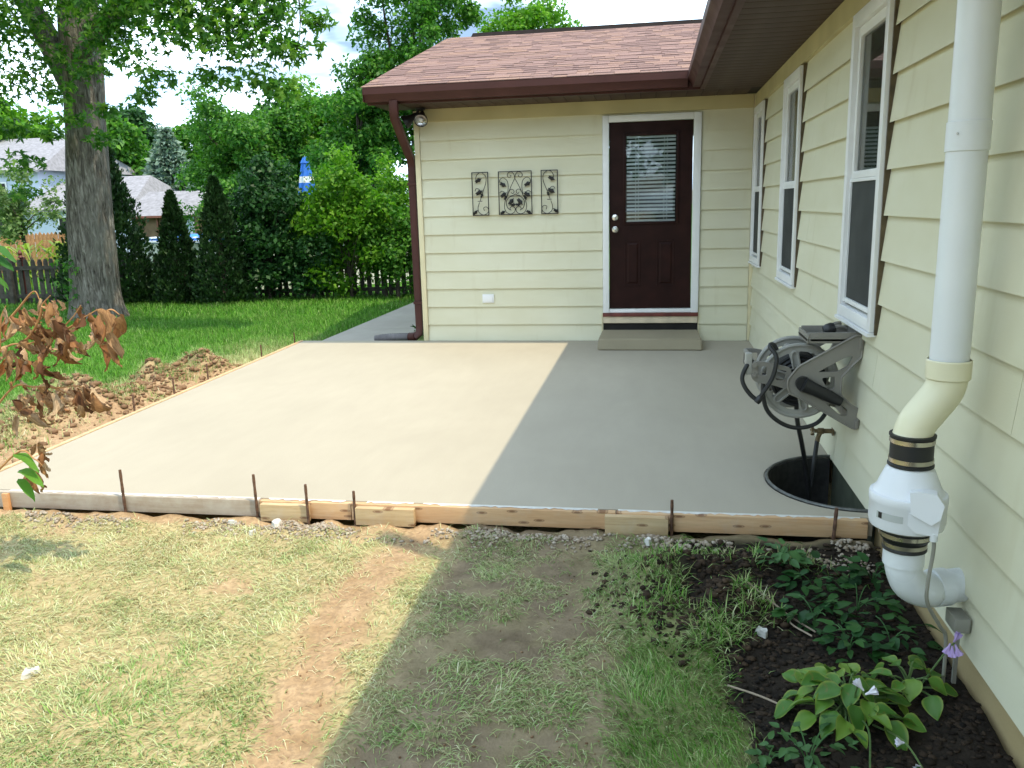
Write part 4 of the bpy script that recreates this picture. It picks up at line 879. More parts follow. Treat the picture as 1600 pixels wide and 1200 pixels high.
def m_rock(nm, a, b):
    s = NT(nm); c = s.ramp(s.rnd(), (0., a), (1., b)); c = s.mix(s.ramp(s.noise(s.pos(), 40, 2), (.3, .5), (.7, 0.)), c, tuple(x*.5 for x in a)); return s.out(s.prin(c, .9, .2))
M['gravel'] = m_rock('gravel', (.30, .23, .165), (.50, .44, .37)); M['clod'] = m_rock('soil_clod', (.16, .092, .052), (.36, .225, .130)); M['mulch'] = m_rock('mulch_chip', (.008, .006, .005), (.060, .040, .026)); M['chip'] = m_rock('white_rubble', (.55, .54, .50), (.70, .68, .64))
p = np.column_stack([RNG.uniform(-5.0, -.05, 1500), -5.40-np.abs(RNG.normal(0, .05, 1500))]); p = p[fbm(p[:, 0], p[:, 1], .30, 71, 2) > .55]; rocks('gravel', p, RNG.uniform(.003, .013, len(p)), M['gravel'], 'loose gravel and cement crumbs below the front form boards')
pts = np.concatenate([np.column_stack([RNG.normal(m[0], m[3]*.6, 330), RNG.normal(m[1], m[4]*.6, 330)]) for m in MOUNDS]); pts = pts[((pts[:, 0] < lxy(pts[:, 1])-.08) | (pts[:, 1] < -5.42)) & (pts[:, 0] < -.03)]
sz = np.minimum(RNG.gamma(1.6, .0050, len(pts))+.003, .022); q_ = pts[:, 0] < -3; rocks('soil_clods', pts[q_], sz[q_]*1.5, M['clod'], 'crumbling brown clods on the mounds left of the patio'); rocks('soil_clods', pts[~q_], sz[~q_]*.8, m_rock('dark_clod', (.022, .015, .010), (.085, .055, .034)), 'dark clods of earth on the mound by the planting bed')
p = np.column_stack([RNG.uniform(-3.0, -.95, 1100), -5.385-np.abs(RNG.normal(0, .06, 1100))]); p = p[fbm(p[:, 0], p[:, 1], .28, 77, 2) > .42]; rocks('cement_crumbs', p, RNG.uniform(.003, .012, len(p)), M['gravel'], 'grey cement crumbs spilled under the middle form boards')
p = scatter(1500, -4.8, -.9, -8, -5.45, lambda x, y: baremask(x, y)*.5); rocks('soil_crumbs', p, RNG.uniform(.002, .006, len(p)), M['clod'], 'small soil crumbs on the bare ground')
p = np.column_stack([RNG.uniform(-.86, -.0, 6000), RNG.uniform(-8.0, -5.42, 6000)]); p = p[bedmask(p[:, 0], p[:, 1]) > .5]; rocks('mulch', p, RNG.uniform(.004, .015, len(p)), M['mulch'], 'dark mulch and soil in the planting bed by the wall', .30, .2)
p = np.column_stack([RNG.uniform(-.35, -.04, 130), RNG.uniform(-5.62, -5.43, 130)]); rocks('pebbles', p, RNG.uniform(.004, .012, 130), M['gravel'], 'pale pebbles at the foot of the wall below the last form board')
def chip(x, y, r, lb, sx=1.6):
    mb = MB(); rg = random.Random(int(x*1000)); n = 7; top = [(r*sx*math.cos(6.28*i/n)*rg.uniform(.7, 1.2), r*math.sin(6.28*i/n)*rg.uniform(.7, 1.2)) for i in range(n)]
    mb.add([(u, v, -.01) for u, v in top]+[(u*.8, v*.8, rg.uniform(.010, .020)) for u, v in top], [tuple(range(n-1, -1, -1)), tuple(range(n, 2*n))]+[(i, (i+1) % n, n+(i+1) % n, n+i) for i in range(n)])
    tag(mb.build('rubble_chip', M['chip'], None, False, loc=(x, y, float(height(np.array([x]), np.array([y]))[0])+.006), rot=(rg.uniform(-.1, .1), rg.uniform(-.1, .1), rg.uniform(0, 3))), lb, 'rubble', 'pale rubble chips')
chip(-3.27, -6.81, .026, 'white rubble chip lying on the straw lawn at far left'); chip(-2.955, -5.415, .026, 'white rubble chip by the small splice block'); chip(-3.05, -5.50, .016, 'small pale chip below the grey form board'); chip(-.62, -6.24, .022, 'white broken chip in the dark planting bed'); chip(-3.2, -5.42, .018, 'pale chip under the end of the grey form board'); chip(-1.05, -5.45, .018, 'pale chip under the shaded splice block')
# twigs in the bed
for i, pl in enumerate(([(-.66, -6.02), (-.58, -6.04), (-.50, -6.10), (-.42, -6.20)], [(-.78, -6.62), (-.68, -6.66), (-.60, -6.72)], [(-.50, -6.10), (-.50, -6.16), (-.44, -6.24)])):
    t = MB(); t.tube(crom([(x, y, float(height(np.array([x]), np.array([y]))[0])+.02) for x, y in pl], 5), .0035, 6); tag(t.build('twig', simple('pale_twig%d' % i, (.34, .27, .20), .8)), ['long pale root lying across the dark bed', 'thin pale twig left of the hosta', 'forked end of the pale root in the bed'][i], 'twig')
# ------------------------------------------------------------------ foliage
def m_leaf(name, c0, c1, c2, trans=.35, rough=.5, hi=None):
    s = NT(name); r = s.rnd(); n = s.noise(s.pos(), 1.3, 1)
    c = s.ramp(r, (0., c0), (.5, c1), (1., c2)); c = s.mix(s.ramp(n, (.35, .35), (.65, 0.)), c, tuple(x*.65 for x in c0))
    p = s.prin(c, rough, .3); t = s.n('BsdfTranslucent'); s.l(s.mix(1., c, (1.0, 1.25, .55), 'MULTIPLY'), t.inputs[0]); m = s.n('MixShader'); m.inputs[0].default_value = trans
    s.l(p, m.inputs[1]); s.l(t.outputs[0], m.inputs[2]); return s.out(m.outputs[0])
M['lmaple'] = m_leaf('maple_leaf', (.034, .125, .018), (.095, .25, .032), (.27, .44, .070), .5)
M['lmid'] = m_leaf('mid_green_leaf', (.032, .125, .018), (.075, .225, .026), (.16, .35, .040), .38)
M['lbright'] = m_leaf('bright_green_leaf', (.065, .205, .014), (.13, .32, .020), (.23, .43, .040), .45)
M['ldark'] = m_leaf('dark_green_leaf', (.014, .060, .016), (.026, .098, .022), (.048, .14, .030), .26)
M['lspruce'] = m_leaf('blue_spruce_needles', (.12, .20, .165), (.19, .28, .225), (.27, .37, .30), .15)
M['larb'] = m_leaf('arborvitae_scales', (.016, .046, .014), (.028, .072, .020), (.045, .105, .028), .15)
M['lyellow'] = m_leaf('yellow_green_leaf', (.17, .27, .030), (.27, .37, .050), (.38, .44, .08), .4)
M['lpale'] = m_leaf('pale_green_leaf', (.10, .18, .06), (.16, .25, .085), (.23, .32, .12), .35)
M['lhosta'] = m_leaf('hosta_leaf', (.045, .115, .020), (.060, .150, .026), (.085, .185, .036), .2, .4)
M['lweed'] = m_leaf('weed_leaf', (.05, .13, .04), (.075, .18, .055), (.10, .22, .07), .25)
def m_bark():
    s = NT('maple_bark'); v = s.pos((1, 1, .16)); n = s.noise(v, 26, 4, .7, .8); n2 = s.noise(s.pos(), 2.0, 2)
    c = s.ramp(n, (.34, (.045, .037, .030)), (.52, (.18, .158, .135)), (.72, (.38, .35, .31))); c = s.mix(s.ramp(n2, (.45, 0.), (.7, .5)), c, (.25, .235, .20))
    return s.out(s.prin(c, .95, .15, 0, s.bump(n, 1.0, .05)))
M['bark'] = m_bark(); M['barkdark'] = simple('dark_bark', (.060, .045, .035), .95, var=.4, scale=8)
LEAF4 = np.array([(0, 0, 0), (.45, .30, .10), (1, 0, -.06), (.45, -.30, .10)])
_ml = []
for a, r in ((-178, .10), (-120, .42), (-98, .25), (-62, .78), (-36, .30), (-14, .62), (0, 1.0), (14, .62), (36, .30), (62, .78), (98, .25), (120, .42), (178, .10)): _ml.append((r*math.cos(R(a))+.15, r*math.sin(R(a)), -.10*r*r))
MAPLE = np.array(_ml)
def unit(v): return v/np.maximum(np.linalg.norm(v, axis=1, keepdims=True), 1e-9)
def leafmesh(name, P, U, N, size, mat, shape=LEAF4):
    S_ = np.cross(N, U); k = len(shape); n = len(P)
    Vv = P[:, None]+size[:, None, None]*(U[:, None]*shape[None, :, 0, None]+S_[:, None]*shape[None, :, 1, None]+N[:, None]*shape[None, :, 2, None])
    F = np.arange(n*k).reshape(n, k); return npmesh(name, Vv.reshape(-1, 3), F, k, mat)
def orient(P, c, n, up=.5, out=.6, rnd=.8, droop=.3):
    o = unit(P-c); N = unit(o*out+np.array([0, 0, up])+RNG.normal(0, rnd, (n, 3))); q = RNG.normal(0, 1, (n, 3)); q[:, 2] -= droop; U = unit(q-N*np.sum(q*N, 1, keepdims=True)); return U, N
def clumps(c, rad, nc, seed, power=.5, zmin=None):
    rg = np.random.default_rng(seed); v = unit(rg.normal(0, 1, (nc*3, 3))); r = rg.random(nc*3)**power; p = v*r[:, None]*np.array(rad)*(1+.22*(rg.random((nc*3, 1))-.5))+np.array(c)
    if zmin is not None: p = p[p[:, 2] > zmin]
    return p[:nc]
def crown_pts(cl, per, cr, flat=.7):
    n = len(cl)*per; k = np.repeat(np.arange(len(cl)), per); q = RNG.normal(0, 1, (n, 3)); q = unit(q)*(RNG.random((n, 1))**.45)*np.array([1, 1, flat]); r = cr*RNG.uniform(.6, 1.3, len(cl)); return cl[k]+q*r[k][:, None], cl[k]
def limb(mb, a, b, r0, r1, bow=.15, n=8, seed=0):
    rg = random.Random(seed); a, b = Vector(a), Vector(b); L = (b-a).length; m1 = a.lerp(b, .35)+Vector((rg.uniform(-1, 1), rg.uniform(-1, 1), rg.uniform(.2, 1)))*L*bow; m2 = a.lerp(b, .7)+Vector((rg.uniform(-1, 1), rg.uniform(-1, 1), rg.uniform(0, .8)))*L*bow*.7
    p = bez(a, m1, m2, b, n); mb.tube(p, [r0+(r1-r0)*i/n for i in range(n+1)], 7)
def tree(name, base, trunk_h, tr, c, rad, nc, per, cr, ls, mat, label, seed, group=None, flat=.75, zmin=None, bark='barkdark', limbs=10, cat='tree', power=.45, up=.5):
    root = empty(name, base, label, cat, group); cl = clumps(c, rad, nc, seed, power, zmin); cl = np.concatenate([cl, cl[:nc//4]+np.random.default_rng(seed+5).normal(0, .16, (nc//4, 3))*np.array(rad)*np.array([1, 1, 1.5])+np.array([0, 0, rad[2]*.12])]); P_, C_ = crown_pts(cl, per, cr, flat); n = len(P_); U, N = orient(P_, C_-np.array([0, 0, cr*.3]), n, up)
    me = leafmesh('crown', P_, U, N, RNG.uniform(.5, 1.6, n)*ls, M[mat]); o = link('crown', me); o['kind'] = 'stuff'; under(o, root)
    mb = MB(); b = Vector(base); top = Vector((c[0], c[1], base[2]+trunk_h)); mb.tube([b-Vector((0, 0, .3)), b+Vector((0, 0, .2)), b.lerp(top, .5), top, Vector((c[0], c[1], c[2]+rad[2]*.4))], [tr*1.4, tr*1.1, tr*.9, tr*.75, tr*.2], 9)
    for i in range(min(limbs, len(cl))): limb(mb, b.lerp(top, random.uniform(.7, 1.0)), cl[i], tr*.45, tr*.08, .12, 6, seed+i)
    part(root, 'trunk', mb, M[bark]); return root
G = float
gh = lambda x, y: float(height(np.array([float(x)]), np.array([float(y)]))[0])
# the big maple
mp_ = empty('maple_tree', (-10.1, 3.2, -.15), 'large maple with thick furrowed trunk standing on the back lawn', 'tree')
mb = MB(); ctr = [(-10.13, 3.2, -.35, .52), (-10.12, 3.2, -.15, .455), (-10.11, 3.2, .05, .405), (-10.09, 3.2, .36, .375), (-10.05, 3.2, .9, .355), (-10.02, 3.2, 1.4, .345), (-9.95, 3.2, 2.2, .318), (-9.89, 3.2, 2.9, .292), (-9.82, 3.2, 3.6, .290), (-9.77, 3.2, 4.3, .30), (-9.72, 3.2, 5.2, .26), (-9.6, 3.3, 6.6, .20), (-9.5, 3.3, 8.6, .10)]
n = 36; vs = []; fs = []
pts = crom([c[:3] for c in ctr], 5); rs = np.interp(np.linspace(0, len(ctr)-1, len(pts)), np.arange(len(ctr)), [c[3] for c in ctr])
for i, p in enumerate(pts):
    for j in range(n):
        a = 2*math.pi*j/n; fl_ = max(0, (.35-p.z))/.6; rr_ = rs[i]*(1+.035*math.sin(a*9+p.z*.7)+.03*math.sin(a*17-p.z*.9)+.22*fl_*max(0, math.sin(a*2.5+.9)))
        vs.append((p.x+rr_*math.cos(a), p.y+rr_*math.sin(a), p.z))
for i in range(len(pts)-1):
    for j in range(n): fs.append((i*n+j, i*n+(j+1) % n, (i+1)*n+(j+1) % n, (i+1)*n+j))
mb.add(vs, fs)
CC = (-9.7, 3.4, 8.0); cl = clumps(CC, (4.3, 4.3, 3.6), 150, 101, .42, 4.6)
for i in range(16): limb(mb, (-9.8+random.uniform(-.05, .05), 3.2, random.uniform(4.0, 6.5)), cl[i], .13, .02, .12, 8, i)
limb(mb, (-9.95, 3.25, 3.3), (-11.2, 3.3, 5.8), .22, .13, .03, 8, 77); limb(mb, (-9.7, 3.0, 3.9), (-6.9, 1.6, 4.55), .11, .02, .06, 9, 78); limb(mb, (-9.75, 3.1, 4.3), (-6.0, 2.4, 4.9), .10, .02, .06, 9, 79)
part(mp_, 'trunk', mb, M['bark'], True, 1.2)
# low hanging sprays seen against the sky: (x, y, z, radius)
LOW = [(-9.9, 2.2, 4.30, .55), (-10.4, 2.2, 4.1, .55), (-11.0, 2.4, 4.4, .6), (-11.3, 2.6, 3.7, .5), (-10.9, 2.4, 3.35, .45), (-10.75, 2.5, 2.85, .32), (-10.5, 2.5, 2.35, .30), (-11.5, 2.6, 3.15, .30), (-10.65, 2.6, 1.9, .25), (-9.6, 2.3, 3.75, .40), (-9.75, 2.4, 3.3, .35), (-9.55, 2.5, 2.95, .22), (-9.95, 2.5, 2.75, .2),
       (-8.7, 2.0, 4.4, .6), (-8.2, 1.9, 4.25, .55), (-7.7, 1.7, 4.35, .6), (-8.6, 2.0, 3.85, .40), (-8.1, 1.8, 3.65, .38), (-9.0, 2.2, 3.55, .28), (-7.6, 1.6, 3.35, .30), (-7.85, 1.7, 3.1, .22), (-8.75, 2.1, 3.0, .2), (-8.95, 2.2, 2.62, .22),
       (-7.1, 1.5, 4.3, .60), (-6.6, 1.4, 4.25, .60), (-6.1, 1.3, 4.2, .55), (-5.7, 1.4, 4.0, .45), (-7.0, 1.4, 3.75, .42), (-6.4, 1.3, 3.65, .45), (-5.9, 1.3, 3.55, .45), (-5.5, 1.4, 3.55, .35), (-6.7, 1.4, 3.25, .30), (-6.1, 1.3, 3.15, .34), (-5.65, 1.3, 3.05, .25), (-5.45, 1.4, 4.5, .5), (-6.3, 1.5, 4.8, .7), (-7.4, 1.7, 4.9, .7), (-8.6, 2.0, 5.0, .7), (-10.2, 2.2, 4.9, .7), (-5.2, 1.4, 3.85, .22), (-11.2, 2.3, 4.9, .6), (-10.6, 2.4, 4.6, .5), (-11.7, 2.5, 4.3, .5), (-9.3, 2.2, 4.6, .5), (-7.9, 1.8, 4.7, .6), (-6.9, 1.5, 4.6, .6), (-5.9, 1.4, 4.5, .5), (-10.3, 2.4, 3.6, .4), (-8.3, 1.9, 4.0, .45), (-7.3, 1.6, 4.0, .45), (-6.7, 1.4, 3.9, .5), (-6.1, 1.3, 3.85, .5)]
lowc = np.array([l[:3] for l in LOW]); P1, C1 = crown_pts(cl, 95, .85, .6)
k = np.repeat(np.arange(len(LOW)), [int(34+560*l[3]**1.7) for l in LOW]); q = unit(RNG.normal(0, 1, (len(k), 3)))*(RNG.random((len(k), 1))**.5)*np.array([1.1, 1.1, .62]); P2 = lowc[k]+q*np.array([l[3] for l in LOW])[k][:, None]
P_ = np.concatenate([P1, P2]); C_ = np.concatenate([C1, lowc[k]]); n = len(P_); U, N = orient(P_, C_, n, .75, .2, .65, .9)
order = np.argsort(np.linalg.norm(P_-np.array([-1.04, -9.24, 1.5]), axis=1)); near = np.array([i for i in order if P_[i, 2] < 4.6][:300]); msk = np.ones(n, bool); msk[near] = False
crown = link('crown', leafmesh('crown', P_[msk], U[msk], N[msk], RNG.uniform(.070, .115, msk.sum()), M['lmaple'], MAPLE)); crown['kind'] = 'stuff'; under(crown, mp_)
lme = npmesh('leaf', MAPLE, np.arange(13).reshape(1, 13), 13, M['lmaple'])
for i in near:
    m3 = Matrix((Vector(U[i]), Vector(np.cross(N[i], U[i])), Vector(N[i]))).transposed(); link('leaf', lme, crown, Vector(P_[i]), m3.to_euler(), [random.uniform(.075, .115)]*3)
for i in range(9):
    l = LOW[random.randrange(13, len(LOW))]; t = MB(); a = Vector(l[:3])+Vector((random.uniform(-.3, .3), .2, random.uniform(.4, .8))); t.tube(bez(a, a+Vector((.05, 0, -.2)), Vector(l[:3])+Vector((.1, 0, .1)), Vector(l[:3])-Vector((random.uniform(-.2, .2), 0, l[3]*.8)), 6), [.012, .011, .010, .008, .006, .005, .003], 5); part(mp_, 'twig', t, M['barkdark'])
# ivy on the trunk
for i, (x, z) in enumerate(((-10.3, .42), (-9.95, -.02), (-10.22, .78))):
    n = 26; P_ = np.column_stack([RNG.normal(x, .10, n), np.full(n, 2.80)+RNG.normal(0, .03, n), RNG.normal(z, .09, n)]); U, N = orient(P_, P_+np.array([0, 1, 0]), n, .3, .9, .4, .8)
    o = link('ivy_sprig', leafmesh('ivy_sprig', P_, U, N, RNG.uniform(.05, .09, n), M['lmid'], MAPLE)); tag(o, ['ivy sprig low on the left of the big trunk', 'ivy sprig at the foot of the big trunk', 'small ivy sprig halfway up the lower trunk'][i], 'ivy', 'ivy on the trunk', 'stuff')
# background trees
GT = 'trees beyond the picket fence'
tree('broadleaf_tree', (-14.2, 18, -.3), 2.6, .16, (-14.3, 18, 3.1), (2.3, 2.2, 2.5), 75, 420, .62, .125, 'lmid', 'tall rounded green tree behind the pool umbrella', 201, GT)
tree('broadleaf_tree', (-11.9, 20, -.3), 2.4, .14, (-12.2, 20, 3.6), (2.0, 2.0, 2.0), 50, 380, .6, .125, 'lbright', 'yellow green tree between the umbrella and the wing', 202, GT)
tree('feathery_tree', (-7.6, 15.5, -.3), 4.0, .17, (-7.9, 15.5, 5.6), (1.7, 2.0, 3.2), 60, 330, .55, .11, 'lmid', 'tall feathery tree rising behind the wing roof', 203, GT, power=.6)
tree('feathery_tree', (-9.6, 15, -.3), 3.0, .14, (-9.5, 15, 3.0), (1.25, 1.6, 2.9), 55, 380, .55, .11, 'lmid', 'green tree left of the brown downspout', 204, GT)
tree('feathery_tree', (-4.9, 17, -.3), 4.0, .14, (-4.9, 17, 6.3), (1.6, 1.6, 1.7), 30, 300, .55, .115, 'lbright', 'treetop showing above the middle of the wing ridge', 205, GT, power=.6)
tree('broadleaf_tree', (-33.2, 40, -.3), 4, .25, (-33.2, 40, 5.2), (2.2, 2.2, 2.7), 50, 160, .75, .30, 'ldark', 'dark round tree left of the blue spruce', 206, GT)
tree('broadleaf_tree', (-30.5, 47, -.3), 4, .25, (-32.6, 47, 5.4), (3.2, 2.2, 2.6), 45, 150, .8, .32, 'lmid', 'distant tree behind the blue spruce', 207, GT)
tree('broadleaf_tree', (-36.5, 34, -.3), 4, .25, (-36.8, 34, 5.6), (3.4, 2.4, 2.6), 60, 160, .8, .30, 'lbright', 'sunlit tree above the pale blue house', 208, GT)
tree('broadleaf_tree', (-31.0, 36, -.3), 4, .25, (-31.0, 36, 5.2), (1.6, 1.8, 2.0), 30, 150, .7, .28, 'lmid', 'green tree behind the big trunk', 213, GT)
tree('airy_shrub_tree', (-19.9, 14, -.3), 1.4, .06, (-20.2, 14, 1.85), (1.25, 1.0, 1.15), 40, 75, .36, .11, 'lpale', 'airy pale green small tree in front of the blue house', 209, GT, cat='small tree', power=.7)
tree('broadleaf_tree', (-17.2, 30, -.3), 3, .2, (-17.4, 30, 3.4), (3.6, 2.4, 3.4), 60, 150, .9, .28, 'ldark', 'dark green tree right of the blue spruce', 210, GT)
tree('broadleaf_tree', (-21.0, 42, -.3), 3, .2, (-23.0, 42, 4.2), (3.4, 2.4, 3.0), 45, 140, .9, .32, 'lmid', 'far green tree between spruce and rounded tree', 214, GT)
GS = 'shrubs along the picket fence'
def shrub(x, y, h, rx, ry, nc, per, cr, ls, mat, label, seed, zmin=-.1):
    return tree('shrub', (x, y, gh(x, y)), .5, .03, (x, y, h*.52-.1), (rx, ry, h*.50), nc, per, cr, ls, mat, label, seed, GS, .85, zmin, limbs=14, cat='shrub', power=.5, up=.3)
shrub(-8.35, 5.95, 2.35, .80, .6, 60, 110, .30, .085, 'ldark', 'dark shrub between the conifers and the bright shrub', 301)
shrub(-8.30, 6.3, 2.6, .60, .5, 40, 110, .30, .085, 'ldark', 'tall dark shrub left of the folded umbrella', 302)
shrub(-6.75, 6.1, 2.55, .85, .65, 70, 120, .30, .080, 'lbright', 'bright green leafy shrub right of the umbrella', 303)
shrub(-6.2, 6.55, 2.45, .62, .5, 45, 130, .26, .075, 'lbright', 'tall bright shrub touching the fence near the path', 306)
shrub(-5.85, 6.2, 1.75, .65, .6, 45, 120, .28, .075, 'lmid', 'leafy shrub against the brown downspout', 304)
shrub(-7.45, 5.9, 1.15, .5, .45, 30, 110, .25, .08, 'ldark', 'low dark shrub in front of the fence', 305)
# conifers
def conifer(name, x, y, h, r, n, ls, mat, label, seed, group, droop, taper=1.0, z0=None, dense=False):
    z0 = gh(x, y) if z0 is None else z0; root = empty(name, (x, y, z0), label, 'conifer', group); rg = np.random.default_rng(seed)
    t = rg.random(n)**(1.35 if not dense else 1.2); az = rg.uniform(0, 6.283, n); prof = r*np.clip((1-t)**taper*(1+0*t)+.02, 0, 1)*np.minimum(1, .72+t*3.0)
    if dense: rad = prof*(1-.30*rg.random(n)**2)*(1+.15*np.sin(az*5+t*23)+.13*np.sin(az*9-t*41)+.10*np.sin(az*3+t*70)+.09*rg.normal(0, 1, n)); zz = t*h
    else:
        lev = np.floor(t*15)/15; f = rg.random(n)**.6; a2 = np.round(az/(6.283/11))*(6.283/11)+lev*40; az = a2+rg.normal(0, .13, n); rad = prof*f*1.08; zz = t*0+lev*h+.05*h*(1-f)*.8+rg.normal(0, .018*h, n)-.03*h*f
    P_ = np.column_stack([x+rad*np.cos(az), y+rad*np.sin(az), z0+.05+zz]); o = np.column_stack([np.cos(az), np.sin(az), np.zeros(n)])
    U = unit(o*(.8 if not dense else .5)+np.array([0, 0, -droop if not dense else .9])+rg.normal(0, .35, (n, 3))); N = unit(np.cross(U, rg.normal(0, 1, (n, 3)))+o*.4); N = unit(N-U*np.sum(N*U, 1, keepdims=True))
    c = link('crown', leafmesh('crown', P_, U, N, rg.uniform(.7, 1.3, n)*ls, M[mat])); c['kind'] = 'stuff'; under(c, root)
    mb = MB(); mb.tube([(x, y, z0-.2), (x, y, z0+h*.5), (x, y, z0+h*.97)], [r*.10+.03, r*.06+.02, .008], 8); part(root, 'trunk', mb, M['barkdark']); return root
GA = 'arborvitae in front of the fence'
conifer('arborvitae', -11.40, 5.5, 3.45, .88, 15000, .085, 'larb', 'tallest arborvitae partly hidden by the big trunk', 401, GA, 0, .85, dense=True)
conifer('arborvitae', -9.93, 5.45, 2.02, .43, 9000, .07, 'larb', 'short pointed arborvitae between the trunk and the shrubs', 402, GA, 0, .80, dense=True)
conifer('arborvitae', -8.98, 5.35, 2.25, .50, 10000, .07, 'larb', 'arborvitae merging into the dark shrub', 403, GA, 0, .80, dense=True)
conifer('blue_spruce', -25.9, 32, 6.3, 2.7, 13000, .34, 'lspruce', 'silvery blue spruce beyond the sheds', 404, None, .15, .95, -.4)
# ------------------------------------------------------------------ fences
M['fencew'] = simple('grey_weathered_picket', (.085, .075, .066), .9, var=.35, scale=9, bumps=.4, bscale=40); M['cedar'] = simple('cedar_picket', (.42, .20, .085), .85, var=.3, scale=8)
FYx = lambda x: 6.62+(x+8)*.10
fr = empty('picket_fence', (-10.5, FYx(-10.5), -.2), 'grey weathered picket fence across the back of the lawn', 'fence'); x = -18.5; ra = math.atan(.10)
pk = MB(); pk.prism([(-.046, 0), (.046, 0), (.046, .84), (.026, .90), (-.026, .90), (-.046, .84)], -.009, .009, lambda u, v, d: Vector((u, d, v))); pkm = pk.mesh('picket', M['fencew'], False)
while x < -3.6:
    under(link('picket', pkm, None, (x, FYx(x), -.20+random.uniform(-.02, .02)), (random.uniform(-.02, .02), random.uniform(-.03, .03), ra)), fr); x += .142+random.uniform(-.012, .012)
for z in (-.05, .52):
    mb = MB()
    a, b = Vector((-18.6, FYx(-18.6)-.03, z)), Vector((-3.5, FYx(-3.5)-.03, z)); mb.hexa([a+Vector((0, -.018, -.04)), b+Vector((0, -.018, -.04)), b+Vector((0, .018, -.04)), a+Vector((0, .018, -.04)), a+Vector((0, -.018, .04)), b+Vector((0, -.018, .04)), b+Vector((0, .018, .04)), a+Vector((0, .018, .04))]); part(fr, 'rail', mb, M['fencew'])
for x in (-16.0, -13.95, -11.6, -9.3, -7.0, -4.7):
    mb = MB(); mb.box((x-.045, FYx(x)-.14, -.35), (x+.045, FYx(x)-.052, .74), .006); part(fr, 'post', mb, M['fencew'])
mb = MB(); mb.lathe([(.03, .72), (.05, .74), (.03, .78), (.045, .82), (.02, .88), (.001, .90)], 10, Matrix.Translation((-13.75, FYx(-13.75), .0))); mb.box((-13.79, FYx(-13.75)+.012, -.3), (-13.71, FYx(-13.75)+.09, .74)); part(fr, 'finial_post', mb, M['maroon'])
cf = empty('cedar_fence', (-22, 16, -.3), 'orange cedar fence in front of the pale blue house', 'fence')
pk = MB(); pk.prism([(-.065, 0), (.065, 0), (.065, 1.30), (0, 1.38), (-.065, 1.30)], -.01, .01, lambda u, v, d: Vector((u, d, v))); pkm = pk.mesh('picket', M['cedar'], False)
for i in range(44): under(link('picket', pkm, None, (-26.5+i*.148, 16+random.uniform(-.01, .01), -.32+random.uniform(-.02, .02))), cf)
for z in (.0, .75): mb = MB(); mb.box((-26.6, 16.015, z), (-20.0, 16.05, z+.09)); part(cf, 'rail', mb, M['cedar'])
# ------------------------------------------------------------------ neighbours
M['bluewall'] = simple('pale_blue_siding', (.52, .58, .72), .7, var=.05, scale=2); M['greyroof'] = simple('grey_shingles', (.24, .235, .26), .9, var=.2, scale=6); M['t111'] = simple('brown_plywood', (.15, .095, .055), .8, var=.25, scale=4); M['redtrim'] = simple('red_brown_trim', (.20, .07, .045), .7); M['farroof'] = simple('tan_roof', (.42, .26, .18), .9)
M['dark'] = simple('dark_opening', (.02, .018, .018), .8)
def gable(root, x0, x1, y0, y1, zb, zw, zr_, wall, roofm, over=.3, inset=0., laps=True):
    mb = MB(); ym = (y0+y1)/2; mb.box((x0, y0, zb), (x1, y1, zw)); w = part(root, 'wall', mb, wall, False)
    mb = MB(); k = (zr_-zw)/(ym-y0); e = zw-k*over; th = .10
    A = [(x0-over, y0-over, e), (x1+over, y0-over, e), (x1+over-inset, ym, zr_), (x0-over+inset, ym, zr_), (x0-over, y1+over, e), (x1+over, y1+over, e)]; B = [(a, b, c-th) for a, b, c in A]
    mb.add(A+B, [(0, 1, 2, 3), (3, 2, 5, 4), (6, 9, 8, 7), (9, 10, 11, 8), (0, 6, 7, 1), (1, 7, 8, 2), (2, 8, 11, 5), (0, 3, 9, 6), (3, 4, 10, 9), (1, 5, 2), (0, 3, 4)]); r_ = part(root, 'roof', mb, roofm, False); return w, r_
nh = empty('neighbour_house', (-33, 29, -.4), 'pale blue two storey house with grey roof beyond the fence', 'house')
gable(nh, -42, -30.4, 28, 36, -.4, 3.95, 5.7, M['bluewall'], M['greyroof'], .35, 1.0); gable(nh, -30.38, -24.8, 26.5, 32.5, -.4, 2.05, 3.45, M['bluewall'], M['greyroof'], .3, .9)
for x, z in ((-32.6, 2.2), (-35.5, 2.2), (-32.6, .6), (-28.0, .5)):
    y = 27.97 if x < -30.4 else 26.47
    t = MB(); t.box((x-.45, y-.03, z), (x+.45, y+.02, z+1.1)); wn_ = part(nh, 'window', t, M['white']); t = MB(); t.box((x-.38, y-.045, z+.07), (x+.38, y-.031, z+1.03)); sub(wn_, 'pane', t, M['dark'])
sh = empty('garden_shed', (-19.2, 20.5, -.35), 'brown plywood shed with grey roof behind the pool', 'shed')
mb = MB(); mb.box((-20.4, 20.0, -.35), (-18.0, 22.6, 1.58)); mb.prism([(20.0, 1.58), (22.6, 1.58), (21.5, 2.32)], -20.4, -18.0, lambda u, v, d: Vector((d, u, v))); part(sh, 'wall', mb, M['t111'], False)
mb = MB(); A = [(-20.75, 19.75, 1.50), (-17.75, 19.75, 1.50), (-17.9, 21.6, 2.42), (-20.6, 21.6, 2.42)]; mb.add(A+[(a, b, c-.06) for a, b, c in A], [(0, 1, 2, 3), (7, 6, 5, 4), (0, 4, 5, 1), (1, 5, 6, 2), (2, 6, 7, 3), (3, 7, 4, 0)]); part(sh, 'roof', mb, M['greyroof'], False)
for x in (-19.35, -18.4):
    t = MB(); t.box((x-.03, 19.94, -.35), (x+.03, 19.995, 1.5)); part(sh, 'trim', t, M['redtrim'])
